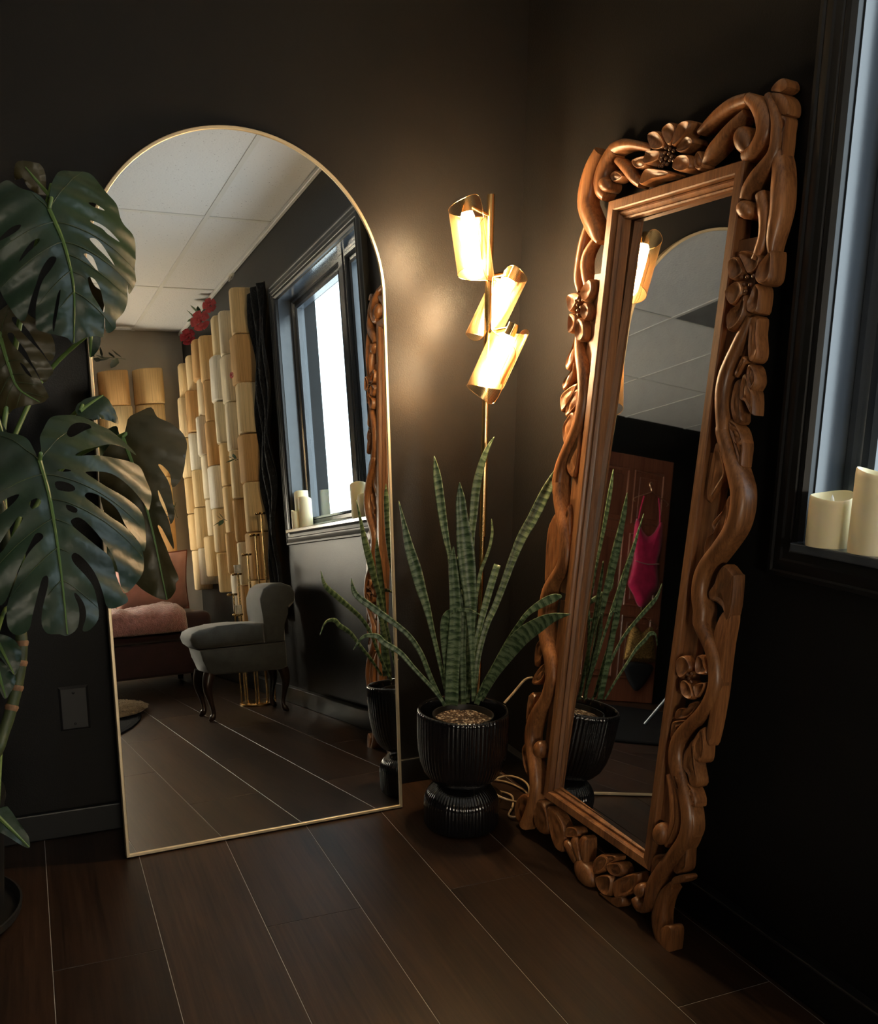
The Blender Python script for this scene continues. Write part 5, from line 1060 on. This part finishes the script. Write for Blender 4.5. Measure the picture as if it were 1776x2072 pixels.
# daybed, cushion and throw
bed = thing('daybed', 'burgundy velvet daybed against the far wall', 'daybed', None, (0, 0, 0))
box('seat', -0.98, -0.125, -4.13, -3.46, 0.30, 0.475, M['burgundy'], bed, 0.05, 5, True)
box('base', -0.96, -0.145, -4.12, -3.49, 0.085, 0.298, M['burgundy'], bed, 0.02, 3, True)
for x in (-0.90, -0.24):
    for y in (-4.03, -3.58):
        tube('leg', [(x, y, 0.085), (x, y, 0.0)], [0.028, 0.018], M['darkwood'], bed, 12)


def pillow(name, label, c, w, h, d, rot, m, edge):
    t = thing(name, label, 'cushion', None, c)
    t.rotation_euler = rot
    n = 18; vs, fs = [], []
    for side in (1, -1):
        for i in range(n + 1):
            for j in range(n + 1):
                u, v = -1 + 2 * i / n, -1 + 2 * j / n
                k_ = (1 - u ** 4) * (1 - v ** 4)
                pin = 1 - 0.10 * (1 - abs(u)) * 0 - 0.06 * (u * u * (1 - v * v) + v * v * (1 - u * u))
                vs.append((u * w / 2 * pin, side * d / 2 * max(k_, 0) ** 0.55, v * h / 2 * pin))
    m_ = (n + 1) ** 2
    for s in (0, 1):
        for i in range(n):
            for j in range(n):
                a_ = s * m_ + i * (n + 1) + j
                fs.append((a_, a_ + 1, a_ + n + 2, a_ + n + 1))
    o = mobj('cover', vs, fs, m, t, smooth=True)
    loop = [vs[i * (n + 1)] for i in range(n + 1)] + [vs[n * (n + 1) + j] for j in range(1, n + 1)] + [vs[i * (n + 1) + n] for i in range(n - 1, -1, -1)] + [vs[j] for j in range(n - 1, -1, -1)]
    tube('piping', loop, 0.005, edge, t, 6)


M['rust'] = simple('rust_piping', (0.22, 0.07, 0.04), 0.8, var=0.2)
pillow('cushion', 'square blush linen cushion with rust piping on the daybed', (-0.41, -3.885, 0.675), 0.48, 0.40, 0.16, (math.radians(-14), 0, math.radians(3)), M['blush'], M['rust'])

M['cream'] = simple('cream_linen', (0.78, 0.72, 0.62), 0.85, var=0.06, vscale=20.0, bump=0.4, bscale=420.0)
pillow('cushion', 'cream linen cushion at the open end of the daybed', (-0.845, -3.87, 0.668), 0.30, 0.36, 0.12, (math.radians(-14), 0, math.radians(8)), M['cream'], M['cream'])


def throw():
    """Thick fleecy throw laid over the seat, hanging a little over its front edge."""
    n, m_ = 60, 26; vs, fs = [], []
    rnd = random.Random(3)
    for i in range(n + 1):
        x = -0.965 + 0.66 * i / n
        for j in range(m_ + 1):
            s = j / m_
            if s < 0.72: y, z = -3.74 + 0.28 * s / 0.72, 0.476
            else: y, z = -3.447 + 0.018 * math.sin((s - 0.72) / 0.28 * 1.57), 0.476 - 0.11 * (s - 0.72) / 0.28
            lump = 0.020 + 0.020 * (0.5 + 0.5 * math.sin(x * 37 + j * 0.5)) * (0.6 + 0.4 * math.sin(j * 0.9 + x * 11)) + 0.022 * math.exp(-((x + 0.42) / 0.12) ** 2) + rnd.uniform(-0.004, 0.004)
            edge = min(1, min(i, n - i) / 3, min(j, m_ - j) / 3)
            if s < 0.72: z += lump * (0.3 + 0.7 * edge)
            else: y += lump * (0.3 + 0.7 * edge)
            vs.append((x, y, z))
    for i in range(n):
        for j in range(m_):
            a_ = i * (m_ + 1) + j
            fs.append((a_, a_ + 1, a_ + m_ + 2, a_ + m_ + 1))
    o = mobj('fleece_throw', vs, fs, M['throw'], None, smooth=True)
    so = o.modifiers.new('thickness', 'SOLIDIFY'); so.thickness = 0.012; so.offset = 1
    tag(o, 'dusty pink fleecy throw spread over the burgundy daybed', 'throw')


throw()

# drum lamp standing beside the daybed, out of the mirrors' view but lighting that end of the room
dl = thing('drum_lamp', 'floor lamp with a glowing paper drum shade beside the daybed', 'lamp', None, (-1.24, -4.03, 0))
lathe('base', [(0, 0), (0.11, 0), (0.112, 0.004), (0.112, 0.014), (0.02, 0.018), (0.010, 0.03), (0, 0.03)], M['brass'], dl, 36)
tube('pole', [(0, 0, 0.02), (0, 0, 0.99)], 0.008, M['brass'], dl, 12)
lathe('drum_shade', [(0.165, 0.70), (0.167, 0.70), (0.167, 1.10), (0.165, 1.10), (0.165, 0.70)], M['lantern'], dl, 48)
for a_ in (0, 2.094, 4.189): tube('spoke', [(0, 0, 0.98), (0.166 * math.cos(a_), 0.166 * math.sin(a_), 1.02)], 0.002, M['brass'], dl, 6)

# round black rug and the tan fur lying on it
def disc(name, c, r_, z0, z1, m, wob=0.0, n=72, ry=None):
    vs, fs = [], []
    for z, s in ((z0, 1.0), (z1 * 0.6 + z0 * 0.4, 1.0), (z1, 0.985)):
        for i in range(n):
            t = 2 * math.pi * i / n
            rr = 1 + wob * (math.sin(3 * t + 1) + 0.6 * math.sin(5 * t) + 0.4 * math.sin(8 * t + 2))
            vs.append((c[0] + r_ * s * rr * math.cos(t), c[1] + (ry or r_) * s * rr * math.sin(t), z))
    for k_ in range(2):
        for i in range(n):
            j = (i + 1) % n
            fs.append((k_ * n + i, k_ * n + j, (k_ + 1) * n + j, (k_ + 1) * n + i))
    fs.append(tuple(range(n))); fs.append(tuple(range(2 * n, 3 * n)))
    return mobj(name, vs, fs, m)


tag(disc('round_rug', (-2.10, -2.78), 1.36, 0.0005, 0.014, M['rug']), 'large round black rug on the plank floor', 'rug')
fur = thing('fur_pelt', 'tan faux fur pelt lying on the black rug', 'pelt', None, (-1.05, -2.78, 0.0145))
hide = disc('hide', (0, 0), 0.32, 0.0, 0.012, M['fur'], 0.05, 48, 0.36); hide.parent = fur
rnd = random.Random(11)
vs, fs = [], []
for i in range(5200):
    t = rnd.uniform(0, 2 * math.pi); q = math.sqrt(rnd.random())
    if i % 3 == 0: q = rnd.uniform(0.86, 1.04)
    x, y = 0.32 * q * math.cos(t), 0.36 * q * math.sin(t)
    a_ = t + rnd.uniform(-0.7, 0.7); l = rnd.uniform(0.022, 0.045); w = 0.0016
    dx, dy = math.cos(a_), math.sin(a_)
    b0 = len(vs)
    vs += [(x - dy * w, y + dx * w, 0.008), (x + dy * w, y - dx * w, 0.008), (x + dx * l * 0.5, y + dy * l * 0.5, 0.026), (x + dx * l, y + dy * l, 0.016)]
    fs += [(b0, b0 + 1, b0 + 2), (b0 + 1, b0 + 3, b0 + 2)]
pile = mobj('pile', vs, fs, M['fur'], fur); pile["kind"] = "stuff"

# black gauze drape between the books and the window
vs, fs = [], []
nz_, ny_ = 44, 30
for i in range(nz_ + 1):
    s = i / nz_; z = 2.17 - 1.72 * s
    y0 = -2.475 + 0.02 * math.sin(s * 9); y1 = -2.250 + 0.025 * math.sin(s * 7 + 1) - 0.085 * min(1, max(0, (s - 0.5) / 0.3))
    for j in range(ny_ + 1):
        t = j / ny_
        y = y0 + (y1 - y0) * t
        x = -0.022 - 0.026 * (0.5 + 0.5 * math.sin(t * 19 + 3.0 * math.sin(s * 6))) - 0.010 * math.sin(s * 23 + t * 4)
        vs.append((x, y, z - 0.05 * (t - 0.6) ** 2 * (1 - s)))
for i in range(nz_):
    for j in range(ny_):
        a_ = i * (ny_ + 1) + j
        fs.append((a_, a_ + 1, a_ + ny_ + 2, a_ + ny_ + 1))
o = mobj('gauze_drape', vs, fs, M['tulle'], None, smooth=True)
so = o.modifiers.new('thickness', 'SOLIDIFY'); so.thickness = 0.002
tag(o, 'black gauze drape hanging between the open books and the window casing', 'drape')

# ------------------------------------------------------------------ open books fixed to the walls
ORD = ['first', 'second', 'third', 'fourth', 'fifth', 'sixth', 'seventh', 'eighth', 'ninth', 'tenth', 'eleventh', 'twelfth', 'thirteenth']


def book_mesh(w, h, d, lean):
    """Book fixed by its cover, its block of pages fanned out from the wall in one swelling roll."""
    prof = [(-0.5, 0.0), (-0.5, 0.16), (-0.485, 0.55), (-0.455, 0.82), (-0.40, 0.96), (-0.30, 1.0), (-0.15, 0.985), (0.0, 0.94), (0.15, 0.86), (0.28, 0.74), (0.39, 0.56), (0.46, 0.34), (0.495, 0.12), (0.5, 0.0)]
    prof = [(s * w, q * d * (1 + lean * s)) for s, q in prof]
    n = len(prof); vs, fs = [], []
    for z, sc, bulge in ((-h / 2, 0.975, 0.95), (-h / 2 + 0.008, 1.0, 1.0), (h / 2 - 0.008, 1.0, 1.0), (h / 2, 0.975, 0.95)):
        for s, q in prof: vs.append((s * sc, -q * bulge, z))
    for k_ in range(3):
        for i in range(n - 1): fs.append((k_ * n + i, k_ * n + i + 1, (k_ + 1) * n + i + 1, (k_ + 1) * n + i))
        fs.append((k_ * n + n - 1, k_ * n, (k_ + 1) * n, (k_ + 1) * n + n - 1))
    fs.append(tuple(range(n))); fs.append(tuple(range(3 * n, 4 * n)))
    me = bpy.data.meshes.new('open_book'); me.from_pydata(vs, [], fs); me.update()
    bm = bmesh.new(); bm.from_mesh(me); bmesh.ops.recalc_face_normals(bm, faces=bm.faces); bm.to_mesh(me); bm.free()
    me.polygons.foreach_set("use_smooth", [len(p.vertices) == 4 for p in me.polygons])
    me.materials.append(M['paper'])
    return me


rb = random.Random(21)
BOOKS = [(book_mesh(w, h, d, l), w, h) for (w, h, d, l) in ((0.205, 0.245, 0.115, 0.1), (0.222, 0.265, 0.125, -0.1), (0.198, 0.230, 0.100, 0.0), (0.215, 0.255, 0.135, 0.2), (0.208, 0.270, 0.110, 0.0), (0.200, 0.240, 0.120, -0.2))]


def put_book(x, y, z, rotz, label, group, k_):
    o = link(bpy.data.objects.new('open_book', BOOKS[k_][0]))
    o.location = (x, y, z); o.rotation_euler = (rb.uniform(-0.012, 0.012), rb.uniform(-0.012, 0.012), rotz)
    tag(o, label, 'book', group)


ncol = 7
for c in range(ncol):
    y = -2.605 - 0.238 * c
    z = (2.225, 2.175, 2.20, 2.15, 2.17, 2.13, 2.14)[c] + rb.uniform(-0.02, 0.02)
    r_ = 0
    while z > 0.46:
        k_ = rb.randrange(6); h = BOOKS[k_][2]
        if not (z - h < 0.50 and y < -3.3):
            yy = y + (0.008 if r_ % 2 else -0.008) * (1 if c else 0)
            put_book(XR - 0.001 - rb.uniform(0, 0.002), yy, z - h / 2, -math.pi / 2, f'open book on the window wall, {ORD[c]} from the drape, {ORD[r_]} row down', 'open books covering the window wall', k_)
        z -= h + 0.004; r_ += 1
for c in range(3):
    x = -0.255 - 0.236 * c
    z = 2.135 + rb.uniform(-0.03, 0.03)
    r_ = 0
    while z > 0.62:
        k_ = rb.randrange(6); h = BOOKS[k_][2]
        if z - h > 0.60:
            put_book(x, YF + 0.001, z - h / 2, math.pi, f'open book on the beige nook wall, {ORD[c]} from the corner, {ORD[r_]} row down', 'open books covering the nook wall', k_)
        z -= h + 0.004; r_ += 1

# silk flowers and sprigs tucked among the books
def rose(label, c, r_, m, out=(-0.6, 0.8, 0.1)):
    t = thing('silk_flower', label, 'flower', None, c)
    q = V(out).to_track_quat('Z', 'Y').to_matrix()
    rn = random.Random(int(abs(c[1]) * 1000))
    for ring, (n, rr, zz, sz) in enumerate(((5, 0.95, 0.0, 0.62), (5, 0.60, 0.25, 0.5), (4, 0.30, 0.42, 0.36))):
        for i in range(n):
            a_ = 2 * math.pi * (i + 0.5 * ring) / n + rn.uniform(-0.1, 0.1)
            vs = []
            for u in range(5):
                for v in range(5):
                    uu, vv = -1 + u / 2, v / 4
                    rad = rr * r_ * (0.25 + 0.75 * vv) + 0.12 * r_ * vv * vv
                    an = a_ + uu * sz * (0.5 + 0.5 * math.sin(vv * 2.6))
                    vs.append(q @ V((rad * math.cos(an), rad * math.sin(an), r_ * (zz + 0.55 * vv - 0.25 * vv ** 3))))
            fs = [(u * 5 + v, u * 5 + v + 1, (u + 1) * 5 + v + 1, (u + 1) * 5 + v) for u in range(4) for v in range(4)]
            o = mobj('petal', vs, fs, m, t, smooth=True)
    sphere('heart', (q @ V((0, 0, 0.35 * r_))), 0.22 * r_, m, t)


def sprig(label, c, n, size, m, spread=(0, 1, 0), seed=0):
    t = thing('leaf_sprig', label, 'sprig', None, c)
    rn = random.Random(seed); sp_ = V(spread)
    tube('stalk', [sp_ * (-0.5 * n * size * 0.30), V((-0.012, 0, 0.01)), sp_ * (0.5 * n * size * 0.30)], 0.0018, M['stem'], t, 6, 4)
    for i in range(n):
        p = sp_ * ((i - n / 2 + 0.5) * size * 0.30) + V((-0.012, 0, 0.008))
        d = V((rn.uniform(-1.0, -0.1), rn.uniform(-1, 1), rn.uniform(-0.6, 1))).normalized()
        s = d.cross(V((0.3, 0.2, 1))).normalized(); nn = s.cross(d)
        l = size * rn.uniform(0.8, 1.2); w = l * 0.30
        vs = [p, p + d * l * 0.35 + s * w, p + d * l * 0.75 + s * w * 0.7, p + d * l, p + d * l * 0.75 - s * w * 0.7, p + d * l * 0.35 - s * w, p + d * l * 0.5 - nn * l * 0.08]
        mobj('leaf', vs, [(0, 1, 6), (1, 2, 6), (2, 3, 6), (3, 4, 6), (4, 5, 6), (5, 0, 6)], m, t, smooth=True)


rose('dusty pink silk rose on top of the book wall', (-0.08, -3.33, 2.245), 0.060, M['rose'])
rose('smaller dusty pink silk rose above the large one on the book wall', (-0.07, -3.13, 2.285), 0.042, M['rose'])
rose('deep red silk rose at the edge of the book wall', (-0.11, -3.56, 2.205), 0.050, M['redrose'])
rose('white silk bloom over the topmost book beside the drape', (-0.10, -2.53, 2.265), 0.026, M['whiterose'], (-1, 0.3, 0.5))
rose('tiny pink bloom under the second book beside the drape', (-0.15, -2.50, 1.745), 0.016, M['rose'], (-1, 0.4, 0))
sprig('green sprig beside the pink roses on the book wall', (-0.05, -3.46, 2.30), 6, 0.075, M['sprig'], (0, 1, 0), 4)
sprig('dark ivy sprig along the top of the nook books', (-0.52, YF + 0.16, 2.185), 8, 0.085, M['darksprig'], (1, 0, 0), 5)
sprig('dark sprig hanging in the nook books', (-0.66, YF + 0.175, 2.02), 6, 0.07, M['darksprig'], (0, 0, 1), 6)
sprig('green sprig in the corner of the book walls', (-0.17, -4.06, 1.62), 7, 0.075, M['sprig'], (0, 0, 1), 7)
sprig('pale green sprig on the book wall by the corner', (-0.165, -3.80, 1.56), 8, 0.070, M['sprig'], (0, 0.3, 1), 8)
sprig('small green sprig at the lower edge of the book wall', (-0.155, -2.86, 1.00), 4, 0.055, M['sprig'], (0, 1, 0), 9)
sprig('small green sprig halfway up beside the drape', (-0.155, -2.52, 1.30), 3, 0.05, M['sprig'], (0, 1, 0), 10)
sprig('green sprig low in the nook corner above the cushion', (-0.18, -4.00, 1.15), 6, 0.06, M['sprig'], (0, 0, 1), 12)

# ------------------------------------------------------------------ garments on the door
def hanger_shape(t, w, z, y):
    pts = [(0, y, z + 0.11), (0.015, y, z + 0.125), (0.03, y, z + 0.105), (0.012, y, z + 0.075), (0, y, z + 0.05), (-0.03, y, z + 0.03), (-w / 2, y, z - 0.03), (-w / 2 + 0.01, y, z - 0.06)]
    tube('hanger', pts, 0.004, M['hanger'], t, 6, 4)
    tube('hanger', [(0, y, z + 0.05), (0.03, y, z + 0.03), (w / 2, y, z - 0.03), (w / 2 - 0.01, y, z - 0.06)], 0.004, M['hanger'], t, 6, 4)


def cloth_poly(name, outline, m, t, y, th=0.02):
    q = [(v.x, v.y) for v in catmull([V((*p, 0)) for p in outline], 3, True)]
    n = len(q); cx = sum(p[0] for p in q) / n; cz = sum(p[1] for p in q) / n
    vs, fs = [], []
    for s, d in ((1.0, -th / 2), (1.0, th / 2), (0.7, th * 0.9), (0.35, th * 1.1)):
        for (x, z) in q: vs.append((cx + (x - cx) * s, y + d, cz + (z - cz) * s))
    for k_ in range(3):
        for i in range(n):
            j = (i + 1) % n
            fs.append((k_ * n + i, k_ * n + j, (k_ + 1) * n + j, (k_ + 1) * n + i))
    fs.append(tuple(range(n))); fs.append(tuple(range(3 * n, 4 * n)))
    mobj(name, vs, fs, m, t, smooth=True)


GY = 0.055
bs = thing('pink_bodysuit', 'hot pink satin bodysuit on a wire hanger on the door', 'garment', None, (-3.64, DY, 0))
hanger_shape(bs, 0.34, 1.76, GY)
cloth_poly('bodice', [(-0.125, 1.56), (-0.07, 1.47), (0.0, 1.42), (0.07, 1.47), (0.125, 1.56), (0.14, 1.36), (0.115, 1.22), (0.135, 1.08), (0.15, 1.0), (0.09, 0.92), (0.03, 0.83), (-0.03, 0.83), (-0.09, 0.92), (-0.15, 1.0), (-0.135, 1.08), (-0.115, 1.22), (-0.14, 1.36)], M['pink'], bs, GY)
for s in (-1, 1): tube('strap', [(s * 0.11, GY, 1.55), (s * 0.10, GY, 1.64), (s * 0.075, GY, 1.76)], 0.006, M['pink'], bs, 6)
tube('waist_trim', [(-0.118, GY + 0.026, 1.20), (0, GY + 0.03, 1.185), (0.118, GY + 0.026, 1.20)], 0.004, M['blush'], bs, 6, 4)
gs = thing('sequin_top', 'gold sequinned top on a hanger below the pink bodysuit', 'garment', None, (-3.67, DY, 0))
hanger_shape(gs, 0.30, 0.70, GY)
cloth_poly('sequin_panel', [(-0.10, 0.66), (0, 0.60), (0.10, 0.66), (0.15, 0.42), (0.13, 0.36), (-0.13, 0.36), (-0.15, 0.42)], M['sequin'], gs, GY)
cloth_poly('black_brief', [(-0.13, 0.34), (0.13, 0.34), (0.12, 0.24), (0.03, 0.12), (-0.03, 0.12), (-0.12, 0.24)], M['blackcloth'], gs, GY - 0.005, 0.015)

# softbox on its stand beside the camera
sb = thing('softbox', 'black softbox with a white front on a grey light stand', 'softbox', None, (-2.62, -1.78, 0))
sb.rotation_euler = (0, 0, math.radians(14))
bm = bmesh.new()
f_ = [(-0.26, 0.16, 1.42), (0.26, 0.16, 1.42), (0.26, 0.16, 1.86), (-0.26, 0.16, 1.86)]; k4 = [(-0.07, -0.16, 1.57), (0.07, -0.16, 1.57), (0.07, -0.16, 1.71), (-0.07, -0.16, 1.71)]
mobj('shell', f_ + k4, [(4, 5, 6, 7), (0, 1, 5, 4), (1, 2, 6, 5), (2, 3, 7, 6), (3, 0, 4, 7)], M['blackcloth'], sb)
mobj('diffuser', [(x, 0.158, z) for x, _, z in f_] + [(x, 0.164, z) for x, _, z in f_], [(0, 1, 2, 3), (4, 5, 6, 7), (0, 1, 5, 4), (1, 2, 6, 5), (2, 3, 7, 6), (3, 0, 4, 7)], M['diffuser'], sb)
tube('pole', [(0, -0.18, 0.28), (0, -0.18, 1.66)], 0.012, M['standmetal'], sb, 12)
tube('lamp_head', [(0, -0.155, 1.64), (0, -0.28, 1.64)], 0.05, M['blackcloth'], sb, 20)
for a_ in (0.9, 3.0, 5.1): tube('leg', [(0, -0.18, 0.62), (0.40 * math.cos(a_), -0.18 + 0.40 * math.sin(a_), 0.022)], 0.009, M['standmetal'], sb, 10)
